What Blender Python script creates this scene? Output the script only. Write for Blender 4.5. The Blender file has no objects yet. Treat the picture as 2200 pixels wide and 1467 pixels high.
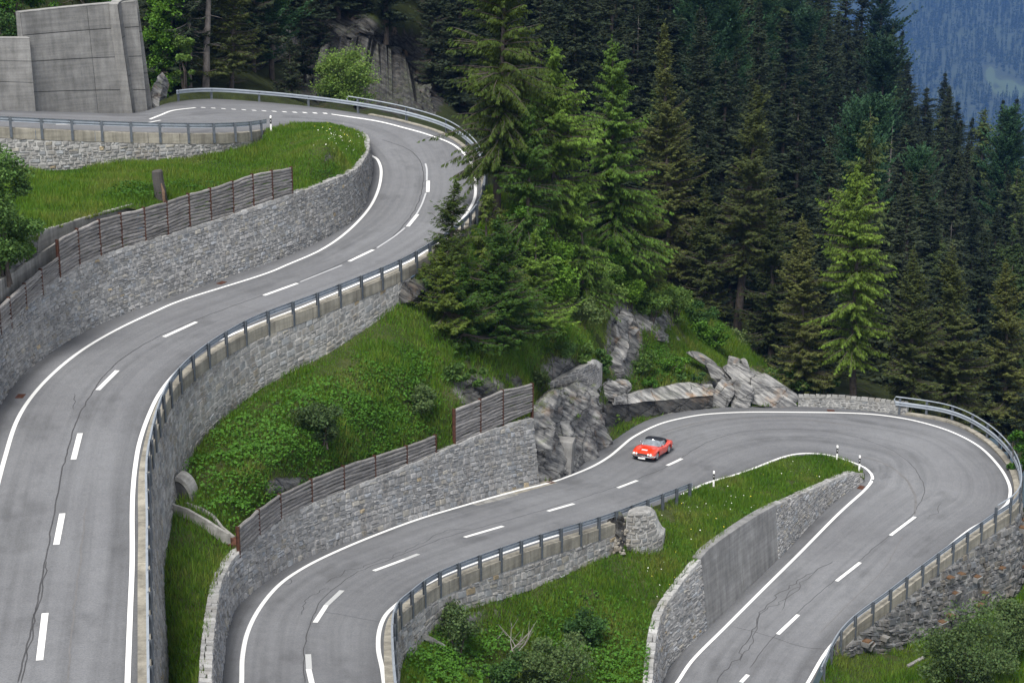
import bpy, bmesh, math, random
import numpy as np
from mathutils import Vector
from mathutils.bvhtree import BVHTree
R_ = math.radians
rng = np.random.default_rng(7)
random.seed(7)
sc = bpy.context.scene
COL = sc.collection
# ------------------------------------------------------------------ camera model (2200 x 1467 reference frame)
F = 4000.0; P = R_(16.0); CZ = 60.0
cP, sP = math.cos(P), math.sin(P)
KL, KM = 1.04, 0.98
def ray(u, v):
    u = np.asarray(u, float); v = np.asarray(v, float)
    x = (u-1100)/F; y = -(v-733.5)/F
    return np.stack([x+0*y, cP+y*sP, -sP+y*cP+0*x], -1)
def atz(u, v, z):
    d = ray(u, v); return d*(np.asarray(z)/d[..., 2])[..., None]+np.array([0, 0, CZ])
def aty(u, v, Y):
    d = ray(u, v); return d*(np.asarray(Y)/d[..., 1])[..., None]+np.array([0, 0, CZ])
def atd(u, v, dd):
    return ray(u, v)*np.asarray(dd)[..., None]+np.array([0, 0, CZ])
def proj(p):
    p = np.asarray(p, float)-np.array([0, 0, CZ])
    d = p[..., 1]*cP-p[..., 2]*sP; up = p[..., 1]*sP+p[..., 2]*cP
    return 1100+F*p[..., 0]/d, 733.5-F*up/d, d

# ------------------------------------------------------------------ object helpers
def tag(o, label=None, cat=None, group=None, kind=None):
    if label: o['label'] = label
    if cat: o['category'] = cat
    if group: o['group'] = group
    if kind: o['kind'] = kind
    return o
def link(name, me, mat=None, parent=None):
    o = bpy.data.objects.new(name, me); COL.objects.link(o)
    if mat is not None:
        me.materials.clear(); me.materials.append(mat)
    if parent is not None: o.parent = parent
    return o
def empty(name, loc=(0, 0, 0), rz=0.0):
    o = bpy.data.objects.new(name, None); COL.objects.link(o)
    o.location = loc; o.rotation_euler = (0, 0, rz); o.empty_display_size = 0.3
    return o
def copy_thing(o):
    c = o.copy(); COL.objects.link(c)
    for ch in o.children:
        d = ch.copy(); COL.objects.link(d); d.parent = c
        for g in ch.children:
            e = g.copy(); COL.objects.link(e); e.parent = d
    return c
class MB:
    """collects vertices, faces, per-vertex colours and uvs of one mesh"""
    def __init__(s): s.v = []; s.f = []; s.c = []; s.uv = []; s.n = 0; s.hasuv = False
    def add(s, V, Fc, col=(1, 1, 1), uv=None):
        V = np.asarray(V, float).reshape(-1, 3); k = len(V)
        s.v.append(V)
        for f in Fc: s.f.append([int(i)+s.n for i in f])
        col = np.asarray(col, float)
        s.c.append(np.broadcast_to(col, (k, 3)) if col.ndim == 1 else col)
        if uv is not None: s.hasuv = True; s.uv.append(np.asarray(uv, float))
        else: s.uv.append(np.zeros((k, 2)))
        s.n += k
    def box(s, c, ax, ay, az, col=(1, 1, 1)):
        """box with centre c and half-axis vectors"""
        c, ax, ay, az = [np.asarray(q, float) for q in (c, ax, ay, az)]
        V = [c+i*ax+j*ay+k*az for k in (-1, 1) for j in (-1, 1) for i in (-1, 1)]
        s.add(V, [(0, 2, 3, 1), (4, 5, 7, 6), (0, 1, 5, 4), (2, 6, 7, 3), (0, 4, 6, 2), (1, 3, 7, 5)], col)
    def tube(s, pts, rad, n=8, cap=True, col=(1, 1, 1)):
        pts = np.asarray(pts, float); m = len(pts)
        rad = np.broadcast_to(np.asarray(rad, float), (m,))
        V = []; t = np.gradient(pts, axis=0); t /= np.linalg.norm(t, axis=1)[:, None]+1e-9
        for i in range(m):
            a = np.array([0, 0, 1.0]) if abs(t[i, 2]) < 0.9 else np.array([1.0, 0, 0])
            x = np.cross(a, t[i]); x /= np.linalg.norm(x); y = np.cross(t[i], x)
            for k in range(n):
                an = 2*math.pi*k/n
                V.append(pts[i]+rad[i]*(math.cos(an)*x+math.sin(an)*y))
        Fc = [(i*n+k, i*n+(k+1) % n, (i+1)*n+(k+1) % n, (i+1)*n+k) for i in range(m-1) for k in range(n)]
        if cap: Fc += [tuple(range(n-1, -1, -1)), tuple((m-1)*n+k for k in range(n))]
        s.add(V, Fc, col)
    def strip(s, rows, col=(1, 1, 1), closed=False, uv=None):
        """rows: list of equal-length point lists; quads between them"""
        rows = np.asarray(rows, float); m, n = rows.shape[:2]
        Fc = []
        for i in range(m-1):
            for k in range(n if closed else n-1):
                k2 = (k+1) % n
                Fc.append((i*n+k, i*n+k2, (i+1)*n+k2, (i+1)*n+k))
        s.add(rows.reshape(-1, 3), Fc, col, uv)
    def mesh(s, name):
        me = bpy.data.meshes.new(name)
        V = np.concatenate(s.v) if s.v else np.zeros((0, 3))
        me.from_pydata(V.tolist(), [], s.f)
        C = np.concatenate(s.c); a = me.color_attributes.new('Col', 'FLOAT_COLOR', 'POINT')
        a.data.foreach_set('color', np.concatenate([C, np.ones((len(C), 1))], 1).astype(np.float32).ravel())
        if s.hasuv:
            U = np.concatenate(s.uv); l = me.uv_layers.new(name='UVMap')
            idx = np.zeros(len(me.loops), np.int32); me.loops.foreach_get('vertex_index', idx)
            l.data.foreach_set('uv', U[idx].astype(np.float32).ravel())
        me.update(); return me
    def build(s, name, mat, parent=None, smooth=False):
        me = s.mesh(name)
        if smooth: me.polygons.foreach_set('use_smooth', [True]*len(me.polygons))
        return link(name, me, mat, parent)
def np_mesh(name, V, faces, col=None):
    """fast mesh: faces (m,k) int array with k = 3 or 4"""
    me = bpy.data.meshes.new(name); m, k = faces.shape
    me.vertices.add(len(V)); me.vertices.foreach_set('co', np.asarray(V, np.float32).ravel())
    me.loops.add(m*k); me.loops.foreach_set('vertex_index', faces.astype(np.int32).ravel())
    me.polygons.add(m); me.polygons.foreach_set('loop_start', np.arange(0, m*k, k, dtype=np.int32))
    if col is not None:
        a = me.color_attributes.new('Col', 'FLOAT_COLOR', 'POINT')
        a.data.foreach_set('color', np.concatenate([col, np.ones((len(col), 1))], 1).astype(np.float32).ravel())
    me.update(calc_edges=True); me.validate(); return me

# ------------------------------------------------------------------ materials
def new_mat(name):
    m = bpy.data.materials.new(name); m.use_nodes = True
    nt = m.node_tree; b = nt.nodes['Principled BSDF']
    return m, nt, b
def N(nt, t, **kw):
    n = nt.nodes.new(t)
    for k, v in kw.items():
        if k in n.inputs: n.inputs[k].default_value = v
        else: setattr(n, k, v)
    return n
def lk(nt, a, b): nt.links.new(a, b)
def ramp(nt, src, stops):
    r = nt.nodes.new('ShaderNodeValToRGB'); e = r.color_ramp.elements
    while len(e) < len(stops): e.new(0.5)
    for el, (p, c) in zip(e, stops):
        el.position = p; el.color = (c, c, c, 1) if np.isscalar(c) else (*c, 1)
    lk(nt, src, r.inputs[0]); return r.outputs[0]
def mix(nt, a, b, fac, mode='MIX'):
    m = nt.nodes.new('ShaderNodeMix'); m.data_type = 'RGBA'; m.blend_type = mode
    for sock, val in ((m.inputs[0], fac), (m.inputs[6], a), (m.inputs[7], b)):
        if hasattr(val, 'is_output') or hasattr(val, 'links'): lk(nt, val, sock)
        elif np.isscalar(val): sock.default_value = val if sock == m.inputs[0] else (val, val, val, 1)
        else: sock.default_value = (*val, 1)
    return m.outputs[2]
def noise(nt, scale, detail=4, rough=0.55, vec=None, out=0):
    n = N(nt, 'ShaderNodeTexNoise'); n.inputs['Scale'].default_value = scale
    n.inputs['Detail'].default_value = detail; n.inputs['Roughness'].default_value = rough
    if vec is not None: lk(nt, vec, n.inputs['Vector'])
    return n.outputs[out]
def obco(nt): return N(nt, 'ShaderNodeTexCoord').outputs['Object']
def gpos(nt): return N(nt, 'ShaderNodeNewGeometry').outputs['Position']
def mapv(nt, vec, scale=(1, 1, 1), rot=(0, 0, 0)):
    m = N(nt, 'ShaderNodeMapping'); m.inputs['Scale'].default_value = scale; m.inputs['Rotation'].default_value = rot
    lk(nt, vec, m.inputs['Vector']); return m.outputs[0]
def bump(nt, h, b, strength=0.4, dist=0.05):
    n = N(nt, 'ShaderNodeBump'); n.inputs['Strength'].default_value = strength; n.inputs['Distance'].default_value = dist
    lk(nt, h, n.inputs['Height']); lk(nt, n.outputs[0], b.inputs['Normal'])
def vcol(nt):
    a = N(nt, 'ShaderNodeAttribute'); a.attribute_name = 'Col'; return a.outputs['Color']

M = {}
def simple(name, col, rough=0.6, metal=0.0, var=0.25, scale=3.0, usev=False, spec=0.3):
    m, nt, b = new_mat(name); g = gpos(nt)
    n = ramp(nt, noise(nt, scale, 5, 0.6, g), [(0.3, 1-var), (0.7, 1+var*0.6)])
    c = mix(nt, col, n, 1.0, 'MULTIPLY')
    if usev: c = mix(nt, c, vcol(nt), 1.0, 'MULTIPLY')
    lk(nt, c, b.inputs['Base Color']); b.inputs['Roughness'].default_value = rough; b.inputs['Metallic'].default_value = metal
    b.inputs['Specular IOR Level'].default_value = spec
    M[name] = m; return m
# asphalt: uv = (metres along, metres across from the centre)
def asphalt():
    m, nt, b = new_mat('asphalt'); uv = N(nt, 'ShaderNodeTexCoord').outputs['UV']; g = gpos(nt)
    base = ramp(nt, noise(nt, 0.12, 4, 0.6, g), [(0.3, (0.140, 0.143, 0.151)), (0.7, (0.178, 0.183, 0.192))])
    st = ramp(nt, noise(nt, 1.0, 5, 0.6, mapv(nt, uv, (0.03, 1.5, 1))), [(0.30, 0.76), (0.55, 1.0), (0.8, 1.07)])
    gr = ramp(nt, noise(nt, 14.0, 3, 0.7, g), [(0.3, 0.80), (0.7, 1.17)])
    gr2 = ramp(nt, noise(nt, 1.4, 6, 0.75, g), [(0.3, 0.9), (0.7, 1.07)])
    bl = ramp(nt, noise(nt, 0.35, 3, 0.6, mapv(nt, uv, (0.5, 1.0, 1))), [(0.36, 0.82), (0.45, 1.0)])
    c = mix(nt, base, st, 1, 'MULTIPLY'); c = mix(nt, c, gr, 1, 'MULTIPLY'); c = mix(nt, c, gr2, 1, 'MULTIPLY'); c = mix(nt, c, bl, 1, 'MULTIPLY')
    c = mix(nt, c, vcol(nt), 1, 'MULTIPLY')
    lk(nt, c, b.inputs['Base Color']); b.inputs['Roughness'].default_value = 0.85; b.inputs['Specular IOR Level'].default_value = 0.25
    bump(nt, noise(nt, 40, 2, 0.6, g), b, 0.25, 0.01); M['asphalt'] = m
asphalt()
def paint():
    m, nt, b = new_mat('road_paint'); g = gpos(nt)
    w = ramp(nt, noise(nt, 5.0, 6, 0.75, g), [(0.28, 0.55), (0.42, 0.86)])
    c = mix(nt, (0.86, 0.86, 0.85), w, 1, 'MULTIPLY'); c = mix(nt, c, vcol(nt), 1, 'MULTIPLY')
    lk(nt, c, b.inputs['Base Color']); b.inputs['Roughness'].default_value = 0.6; M['paint'] = m
paint()
def stone(name, tint=(1, 1, 1), stain=0.0):
    m, nt, b = new_mat(name); g = gpos(nt)
    n1 = ramp(nt, noise(nt, 9, 5, 0.7, g), [(0.25, 0.72), (0.75, 1.2)])
    n2 = ramp(nt, noise(nt, 0.5, 4, 0.6, g), [(0.3, 0.82), (0.7, 1.12)])
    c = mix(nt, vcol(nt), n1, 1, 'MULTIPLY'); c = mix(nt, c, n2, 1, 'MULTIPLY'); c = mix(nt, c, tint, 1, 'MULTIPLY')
    li = ramp(nt, noise(nt, 2.3, 6, 0.75, g), [(0.60, 0.0), (0.72, 0.45)])
    c = mix(nt, c, (0.42, 0.42, 0.40), li)
    if stain:
        s = ramp(nt, noise(nt, 1.0, 5, 0.6, mapv(nt, g, (1.1, 1.1, 0.12))), [(0.52, 0.0), (0.72, stain)])
        c = mix(nt, c, (0.16, 0.13, 0.09), s)
    lk(nt, c, b.inputs['Base Color']); b.inputs['Roughness'].default_value = 0.9; b.inputs['Specular IOR Level'].default_value = 0.2
    bump(nt, noise(nt, 12, 5, 0.7, g), b, 0.5, 0.04); M[name] = m
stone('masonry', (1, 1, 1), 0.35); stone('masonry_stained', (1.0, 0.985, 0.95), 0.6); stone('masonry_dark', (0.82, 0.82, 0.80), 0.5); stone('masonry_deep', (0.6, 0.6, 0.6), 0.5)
def mortar():
    m, nt, b = new_mat('mortar'); g = gpos(nt)
    c = ramp(nt, noise(nt, 1.1, 6, .75, g), [(.35, (.16, .16, .155)), (.50, (.27, .268, .26)), (.66, (.44, .435, .42))])
    lk(nt, c, b.inputs['Base Color']); b.inputs['Roughness'].default_value = .95; M['mortar'] = m
mortar()
def concrete(name, col, streak=0.5):
    m, nt, b = new_mat(name); g = gpos(nt)
    n1 = ramp(nt, noise(nt, 0.8, 6, 0.7, g), [(0.3, 0.72), (0.7, 1.15)])
    n2 = ramp(nt, noise(nt, 1.0, 5, 0.65, mapv(nt, g, (2.0, 2.0, 0.15))), [(0.35, 1-streak), (0.6, 1.05)])
    n3 = ramp(nt, noise(nt, 12, 3, 0.7, g), [(0.3, 0.9), (0.7, 1.08)])
    n4 = ramp(nt, noise(nt, 1.0, 3, 0.6, mapv(nt, g, (0.15, 0.15, 5.0))), [(0.4, 0.86), (0.6, 1.04)])
    c = mix(nt, col, n1, 1, 'MULTIPLY')
    for n in (n2, n3, n4): c = mix(nt, c, n, 1, 'MULTIPLY')
    c = mix(nt, c, vcol(nt), 1, 'MULTIPLY')
    lk(nt, c, b.inputs['Base Color']); b.inputs['Roughness'].default_value = 0.88; b.inputs['Specular IOR Level'].default_value = 0.2
    bump(nt, noise(nt, 6, 5, 0.7, g), b, 0.3, 0.03); M[name] = m
concrete('concrete_grey', (0.215, 0.213, 0.207), 0.22); concrete('concrete_tan', (0.31, 0.29, 0.245), 0.35); concrete('concrete_pale', (0.30, 0.295, 0.28), 0.4)
concrete('hood_shade', (0.09, 0.09, 0.09), 0.5); concrete('concrete_wall_mid', (0.235, 0.235, 0.235), 0.25)  # the near-black tone paints the shade inside the culvert hood
simple('galvanised', (0.30, 0.335, 0.38), 0.5, 0.2, 0.15, 2.0)
simple('galvanised_post', (0.105, 0.12, 0.14), 0.6, 0.2, 0.3, 5.0)
simple('rust', (0.085, 0.036, 0.022), 0.85, 0.0, 0.5, 6.0)
simple('rust_bright', (0.30, 0.10, 0.04), 0.85, 0.0, 0.5, 6.0)
def timber(name, col):
    m, nt, b = new_mat(name); o = obco(nt); g = gpos(nt)
    n = ramp(nt, noise(nt, 5, 6, 0.7, mapv(nt, g, (0.6, 0.6, 7))), [(0.25, 0.4), (0.7, 1.25)])
    n2 = ramp(nt, noise(nt, 1.2, 3, 0.6, g), [(0.3, 0.75), (0.7, 1.15)])
    c = mix(nt, col, n, 1, 'MULTIPLY'); c = mix(nt, c, n2, 1, 'MULTIPLY'); c = mix(nt, c, vcol(nt), 1, 'MULTIPLY')
    lk(nt, c, b.inputs['Base Color']); b.inputs['Roughness'].default_value = 0.9
    bump(nt, noise(nt, 5, 6, 0.7, mapv(nt, g, (0.6, 0.6, 9))), b, 0.6, 0.03); M[name] = m
timber('weathered_logs', (0.235, 0.225, 0.22)); timber('stump_wood', (0.085, 0.078, 0.072))
def leafmat(name, col, trans=0.35, hue=0.02):
    m, nt, b = new_mat(name)
    oi = N(nt, 'ShaderNodeObjectInfo')
    c = mix(nt, col, vcol(nt), 1, 'MULTIPLY')
    h = N(nt, 'ShaderNodeHueSaturation')
    mr = N(nt, 'ShaderNodeMapRange'); lk(nt, oi.outputs['Random'], mr.inputs[0]); mr.inputs[3].default_value = 0.5-hue; mr.inputs[4].default_value = 0.5+hue
    mv = N(nt, 'ShaderNodeMapRange'); lk(nt, oi.outputs['Random'], mv.inputs[0]); mv.inputs[1].default_value = 1.0; mv.inputs[2].default_value = 0.0
    mv.inputs[3].default_value = 0.62; mv.inputs[4].default_value = 1.42
    lk(nt, mr.outputs[0], h.inputs['Hue']); lk(nt, mv.outputs[0], h.inputs['Value']); lk(nt, c, h.inputs['Color'])
    lk(nt, h.outputs[0], b.inputs['Base Color']); b.inputs['Roughness'].default_value = 0.65; b.inputs['Specular IOR Level'].default_value = 0.2
    t = N(nt, 'ShaderNodeBsdfTranslucent'); lk(nt, h.outputs[0], t.inputs['Color'])
    ms = N(nt, 'ShaderNodeMixShader'); ms.inputs[0].default_value = trans
    lk(nt, b.outputs[0], ms.inputs[1]); lk(nt, t.outputs[0], ms.inputs[2])
    lk(nt, ms.outputs[0], nt.nodes['Material Output'].inputs['Surface']); M[name] = m
leafmat('spruce_needles', (0.052, 0.066, 0.018), 0.2)
leafmat('forest_needles', (0.021, 0.032, 0.016), 0.15, 0.03)
leafmat('forest_pine', (0.030, 0.072, 0.034), 0.2, 0.02)
leafmat('larch_dark', (0.066, 0.098, 0.016), 0.3, 0.012)
leafmat('larch_needles', (0.066, 0.124, 0.018), 0.3, 0.012)
leafmat('larch_bright', (0.085, 0.140, 0.020), 0.35, 0.01)
leafmat('broad_leaves', (0.105, 0.185, 0.045), 0.4, 0.015)
leafmat('bright_leaves', (0.078, 0.175, 0.022), 0.35, 0.015)
leafmat('dull_leaves', (0.085, 0.135, 0.05), 0.35, 0.015)
leafmat('dark_leaves', (0.05, 0.11, 0.030), 0.35, 0.015)
leafmat('cover_leaves', (0.062, 0.155, 0.020), 0.35, 0.0)
def grassmat():
    m, nt, b = new_mat('grass_blades'); g = gpos(nt)
    a = ramp(nt, noise(nt, 0.22, 4, 0.6, g), [(0.3, (0.062, 0.150, 0.012)), (0.5, (0.102, 0.20, 0.020)), (0.7, (0.165, 0.215, 0.042))])
    c = mix(nt, a, vcol(nt), 1, 'MULTIPLY')
    lk(nt, c, b.inputs['Base Color']); b.inputs['Roughness'].default_value = 0.6; b.inputs['Specular IOR Level'].default_value = 0.2
    t = N(nt, 'ShaderNodeBsdfTranslucent'); lk(nt, c, t.inputs['Color'])
    ms = N(nt, 'ShaderNodeMixShader'); ms.inputs[0].default_value = 0.35
    lk(nt, b.outputs[0], ms.inputs[1]); lk(nt, t.outputs[0], ms.inputs[2]); lk(nt, ms.outputs[0], nt.nodes['Material Output'].inputs['Surface'])
    M['grass'] = m
grassmat()
simple('flower_petals', (0.75, 0.75, 0.70), 0.7, 0, 0.1, 1.0, True)
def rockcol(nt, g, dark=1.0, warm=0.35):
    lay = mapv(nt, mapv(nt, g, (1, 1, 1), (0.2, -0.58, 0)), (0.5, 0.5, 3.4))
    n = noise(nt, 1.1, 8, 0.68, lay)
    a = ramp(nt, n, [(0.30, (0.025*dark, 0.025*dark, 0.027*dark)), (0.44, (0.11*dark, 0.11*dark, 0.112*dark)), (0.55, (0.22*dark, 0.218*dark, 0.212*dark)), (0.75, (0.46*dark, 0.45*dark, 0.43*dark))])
    vo = N(nt, 'ShaderNodeTexVoronoi'); vo.feature = 'DISTANCE_TO_EDGE'; vo.inputs['Scale'].default_value = .38
    nv = N(nt, 'ShaderNodeVectorMath', operation='MULTIPLY_ADD'); lk(nt, noise(nt, 1.2, 4, .6, g, 1), nv.inputs[0]); nv.inputs[1].default_value = (.9, .9, .9); lk(nt, mapv(nt, g, (1, 1, 1.6), (.3, .5, .2)), nv.inputs[2]); lk(nt, nv.outputs[0], vo.inputs['Vector'])
    a = mix(nt, a, ramp(nt, vo.outputs['Distance'], [(0.0, .2), (0.028, 1.0)]), 1, 'MULTIPLY')
    w = ramp(nt, noise(nt, 0.6, 4, 0.6, g), [(0.58, 0.0), (0.7, warm)])
    return mix(nt, a, (0.33, 0.21, 0.12), w), n
def rockmat(name, dark=1.0, moss=0.5, warm=0.35):
    m, nt, b = new_mat(name); g = gpos(nt); c, n = rockcol(nt, g, dark, warm)
    ge = N(nt, 'ShaderNodeNewGeometry'); sx = N(nt, 'ShaderNodeSeparateXYZ'); lk(nt, ge.outputs['Normal'], sx.inputs[0])
    mo = N(nt, 'ShaderNodeMath', operation='MULTIPLY'); lk(nt, ramp(nt, sx.outputs[2], [(0.62, 0.0), (0.9, 1.0)]), mo.inputs[0])
    lk(nt, ramp(nt, noise(nt, 0.9, 5, 0.7, g), [(0.45, 0.0), (0.6, moss)]), mo.inputs[1])
    c = mix(nt, c, (0.07, 0.095, 0.025), mo.outputs[0])
    lk(nt, c, b.inputs['Base Color']); b.inputs['Roughness'].default_value = 0.85; b.inputs['Specular IOR Level'].default_value = 0.25
    bump(nt, n, b, 0.9, 0.25); M[name] = m
rockmat('rock', 1.0, 0.7, 0.3); rockmat('rock_pale', 1.25, 0.15, 0.5); rockmat('rock_dark', 0.34, 0.7, 0.15)
def ground(name, c1, c2, rockdark=0.8, r0=0.42, r1=0.58):
    """soil and grass, bare rock where the slope is steep or where Col says so"""
    m, nt, b = new_mat(name); g = gpos(nt)
    a = ramp(nt, noise(nt, 0.5, 6, 0.7, g), [(0.35, c1), (0.65, c2)])
    f = ramp(nt, noise(nt, 7, 5, 0.75, g), [(0.3, 0.55), (0.7, 1.25)]); a = mix(nt, a, f, 1, 'MULTIPLY')
    rc, n = rockcol(nt, g, rockdark)
    sep = N(nt, 'ShaderNodeSeparateColor'); lk(nt, vcol(nt), sep.inputs[0])
    ad = N(nt, 'ShaderNodeMath', operation='ADD'); lk(nt, sep.outputs[0], ad.inputs[0])
    wob = N(nt, 'ShaderNodeMapRange'); lk(nt, noise(nt, 0.6, 5, 0.7, g), wob.inputs[0]); wob.inputs[3].default_value = -0.5; wob.inputs[4].default_value = 0.5
    lk(nt, wob.outputs[0], ad.inputs[1])
    k = ramp(nt, ad.outputs[0], [(r0, 0.0), (r1, 1.0)])
    lk(nt, mix(nt, a, rc, k), b.inputs['Base Color']); b.inputs['Roughness'].default_value = 0.95; b.inputs['Specular IOR Level'].default_value = 0.1
    bump(nt, noise(nt, 3, 6, 0.75, g), b, 0.8, 0.2); M[name] = m
ground('meadow_soil', (0.035, 0.055, 0.014), (0.075, 0.085, 0.03))
ground('forest_floor', (0.022, 0.028, 0.012), (0.045, 0.058, 0.02), 0.22)
simple('bark', (0.075, 0.062, 0.054), 0.95, 0, 0.5, 4.0)
simple('bark_pale', (0.15, 0.135, 0.125), 0.95, 0, 0.4, 3.0)
simple('dead_wood', (0.24, 0.225, 0.21), 0.9, 0, 0.3, 3.0)
simple('car_paint', (0.70, 0.042, 0.010), 0.22, 0, 0.04, 1.0, spec=0.6)
M['car_paint'].node_tree.nodes['Principled BSDF'].inputs['Coat Weight'].default_value = 0.6
simple('soft_top', (0.014, 0.016, 0.022), 0.75, 0, 0.15, 3.0)
simple('rubber', (0.012, 0.012, 0.013), 0.8, 0, 0.2, 5.0)
simple('chrome', (0.75, 0.76, 0.78), 0.15, 1.0, 0.05, 2.0)
simple('alloy', (0.42, 0.43, 0.44), 0.35, 0.7, 0.1, 2.0)
simple('car_black', (0.012, 0.012, 0.013), 0.5, 0, 0.2, 3.0)
simple('lamp_lens', (0.85, 0.85, 0.82), 0.12, 0, 0.05, 2.0, spec=0.7)
simple('amber_lens', (0.6, 0.42, 0.28), 0.2, 0, 0.05, 2.0, spec=0.7)
simple('car_glass', (0.20, 0.23, 0.26), 0.06, 0, 0.5, 2.5, spec=1.0)
simple('white_plastic', (0.78, 0.78, 0.76), 0.5, 0, 0.08, 3.0)
simple('black_plastic', (0.015, 0.015, 0.016), 0.5, 0, 0.1, 3.0)
simple('orange_plastic', (0.55, 0.20, 0.05), 0.5, 0, 0.1, 3.0)
simple('crack_sealant', (0.060, 0.060, 0.064), 0.9, 0, 0.3, 3.0)
simple('asphalt_patch', (0.14, 0.138, 0.14), 0.9, 0, 0.2, 2.0)
simple('rail_bolt', (0.25, 0.26, 0.27), 0.5, 0.5, 0.1, 3.0)

# ------------------------------------------------------------------ curves
def catmull(pts, n=12):
    p = np.asarray(pts, float); p = np.vstack([2*p[0]-p[1], p, 2*p[-1]-p[-2]]); out = []
    for i in range(1, len(p)-2):
        t = np.linspace(0, 1, n, endpoint=False)[:, None]
        a, b, c, d = p[i-1:i+3]
        out.append(0.5*(2*b+(c-a)*t+(2*a-5*b+4*c-d)*t**2+(3*b-a-3*c+d)*t**3))
    out.append(p[-2:-1]); return np.vstack(out)
def arclen(p): return np.concatenate([[0], np.cumsum(np.linalg.norm(np.diff(p, axis=0), axis=1))])
def resample(p, step):
    s = arclen(p); n = max(2, int(round(s[-1]/step))+1); q = np.linspace(0, s[-1], n)
    return np.stack([np.interp(q, s, p[:, k]) for k in range(p.shape[1])], 1)
def unit(a): return a/(np.linalg.norm(a, axis=-1, keepdims=True)+1e-12)
# ------------------------------------------------------------------ road surfaces
# cross-sections: (u,v) of one edge, (u,v) of the other, height below the camera
S1 = [(-330, 222, -330, 258, -18.6), (-150, 230, -150, 268, -19.0), (0, 237, 0, 276, -19.5), (150, 241, 150, 283, -20.0), (290, 243, 300, 288, -20.5),
      (365, 221, 430, 290, -20.9), (450, 213, 520, 287, -21.3), (560, 219, 578, 279, -21.8), (680, 231, 625, 268, -22.4), (790, 247, 690, 266, -23.0),
      (880, 266, 750, 278, -23.6), (958, 293, 782, 298, -24.2), (1012, 335, 794, 325, -24.7), (1032, 383, 800, 356, -25.2), (1027, 436, 794, 402, -25.6),
      (985, 494, 762, 470, -25.97), (868, 574, 632, 543, -26.35), (692, 649, 440, 612, -26.74), (504, 724, 200, 703, -27.15), (362, 832, 40, 815, -27.56),
      (304, 985, -45, 965, -27.99), (297, 1165, -115, 1160, -28.43), (296, 1420, -210, 1420, -28.88), (297, 1640, -290, 1640, -29.2)]
S2 = [(470, 1640, 845, 1660, -34.8), (478, 1440, 826, 1447, -36.44), (500, 1320, 830, 1345, -37.5), (560, 1257, 868, 1300, -38.1), (667, 1193, 945, 1250, -38.8),
      (872, 1121, 1124, 1183, -39.9), (1065, 1061, 1290, 1131, -41.1), (1213, 1022, 1440, 1074, -42.4), (1308, 953, 1545, 1032, -43.6), (1400, 899, 1620, 1010, -44.0),
      (1520, 878, 1690, 984, -44.3), (1660, 872, 1745, 977, -44.6), (1800, 877, 1785, 983, -44.8), (1920, 889, 1822, 995, -45.0), (2035, 908, 1848, 1008, -45.2),
      (2110, 946, 1856, 1016, -45.4), (2160, 998, 1858, 1023, -45.6), (2178, 1050, 1856, 1030, -45.8), (2168, 1092, 1850, 1036, -46.0), (2110, 1133, 1830, 1050, -46.2),
      (2020, 1198, 1775, 1093, -46.4), (1900, 1288, 1672, 1200, -46.9), (1797, 1370, 1545, 1326, -47.4), (1742, 1475, 1427, 1455, -47.9), (1660, 1660, 1408, 1640, -48.5)]
def build_road(S, K, name, n=10):
    S = np.array(S, float)
    A = catmull(atz(S[:, 0], S[:, 1], S[:, 4]*K), n); B = catmull(atz(S[:, 2], S[:, 3], S[:, 4]*K), n)
    C = (A+B)/2; s = arclen(C); mb = MB(); k = 12
    rows = [[A[i]+(B[i]-A[i])*j/k for j in range(k+1)] for i in range(len(A))]
    w = np.linalg.norm(A-B, axis=1)
    uv = [(s[i], (j/k-0.5)*w[i]) for i in range(len(A)) for j in range(k+1)]
    colr = []
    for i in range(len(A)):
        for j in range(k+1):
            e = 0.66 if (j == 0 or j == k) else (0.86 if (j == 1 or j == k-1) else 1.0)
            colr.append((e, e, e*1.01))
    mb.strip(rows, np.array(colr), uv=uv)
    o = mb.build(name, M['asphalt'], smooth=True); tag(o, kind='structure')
    me = o.data
    bv = BVHTree.FromPolygons([v.co for v in me.vertices], [p.vertices for p in me.polygons])
    return o, A, B, bv
road1, A1, B1, bv1 = build_road(S1, KL, 'road')
road2, A2, B2, bv2 = build_road(S2, KM, 'road')
def hit(bv, u, v):
    d = Vector(ray(u, v)); r = bv.ray_cast(Vector((0, 0, CZ)), d.normalized(), 2000)
    if r[0] is not None: return np.array(r[0])
    q = None
    for t in np.linspace(60, 180, 240):
        p = Vector((0, 0, CZ))+d*t; nr = bv.find_nearest(p)
        if q is None or nr[3] < q[0]: q = (nr[3], np.array(nr[0]))
    return q[1]
def sec(A, i, n=10): return A[i*n]     # 3-D point of section i
def drop(bv, p, lift):
    r = bv.ray_cast(Vector((p[0], p[1], p[2]+6)), Vector((0, 0, -1)), 20)
    z = r[0].z if r[0] is not None else bv.find_nearest(Vector(p))[0].z
    return np.array([p[0], p[1], z+lift])
def ribbon(bv, pts, w, lift, n=8, spline=True, px=True, step=0.35, taper=False):
    """flat strip lying on a road along a traced line"""
    p = np.array([hit(bv, u, v) for u, v in pts]) if px else np.asarray(pts, float)
    if spline and len(p) > 2: p = catmull(p, n)
    p = resample(p, step) if len(p) > 1 else p
    t = np.gradient(p, axis=0); t[:, 2] = 0; t = unit(t); nn = np.stack([-t[:, 1], t[:, 0], 0*t[:, 0]], 1)
    ww = np.full(len(p), w/2)
    if taper: ww[0] *= 0.3; ww[-1] *= 0.3
    a = [drop(bv, q, lift) for q in p+nn*ww[:, None]]; b = [drop(bv, q, lift) for q in p-nn*ww[:, None]]
    return [[x, y] for x, y in zip(a, b)]
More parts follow.
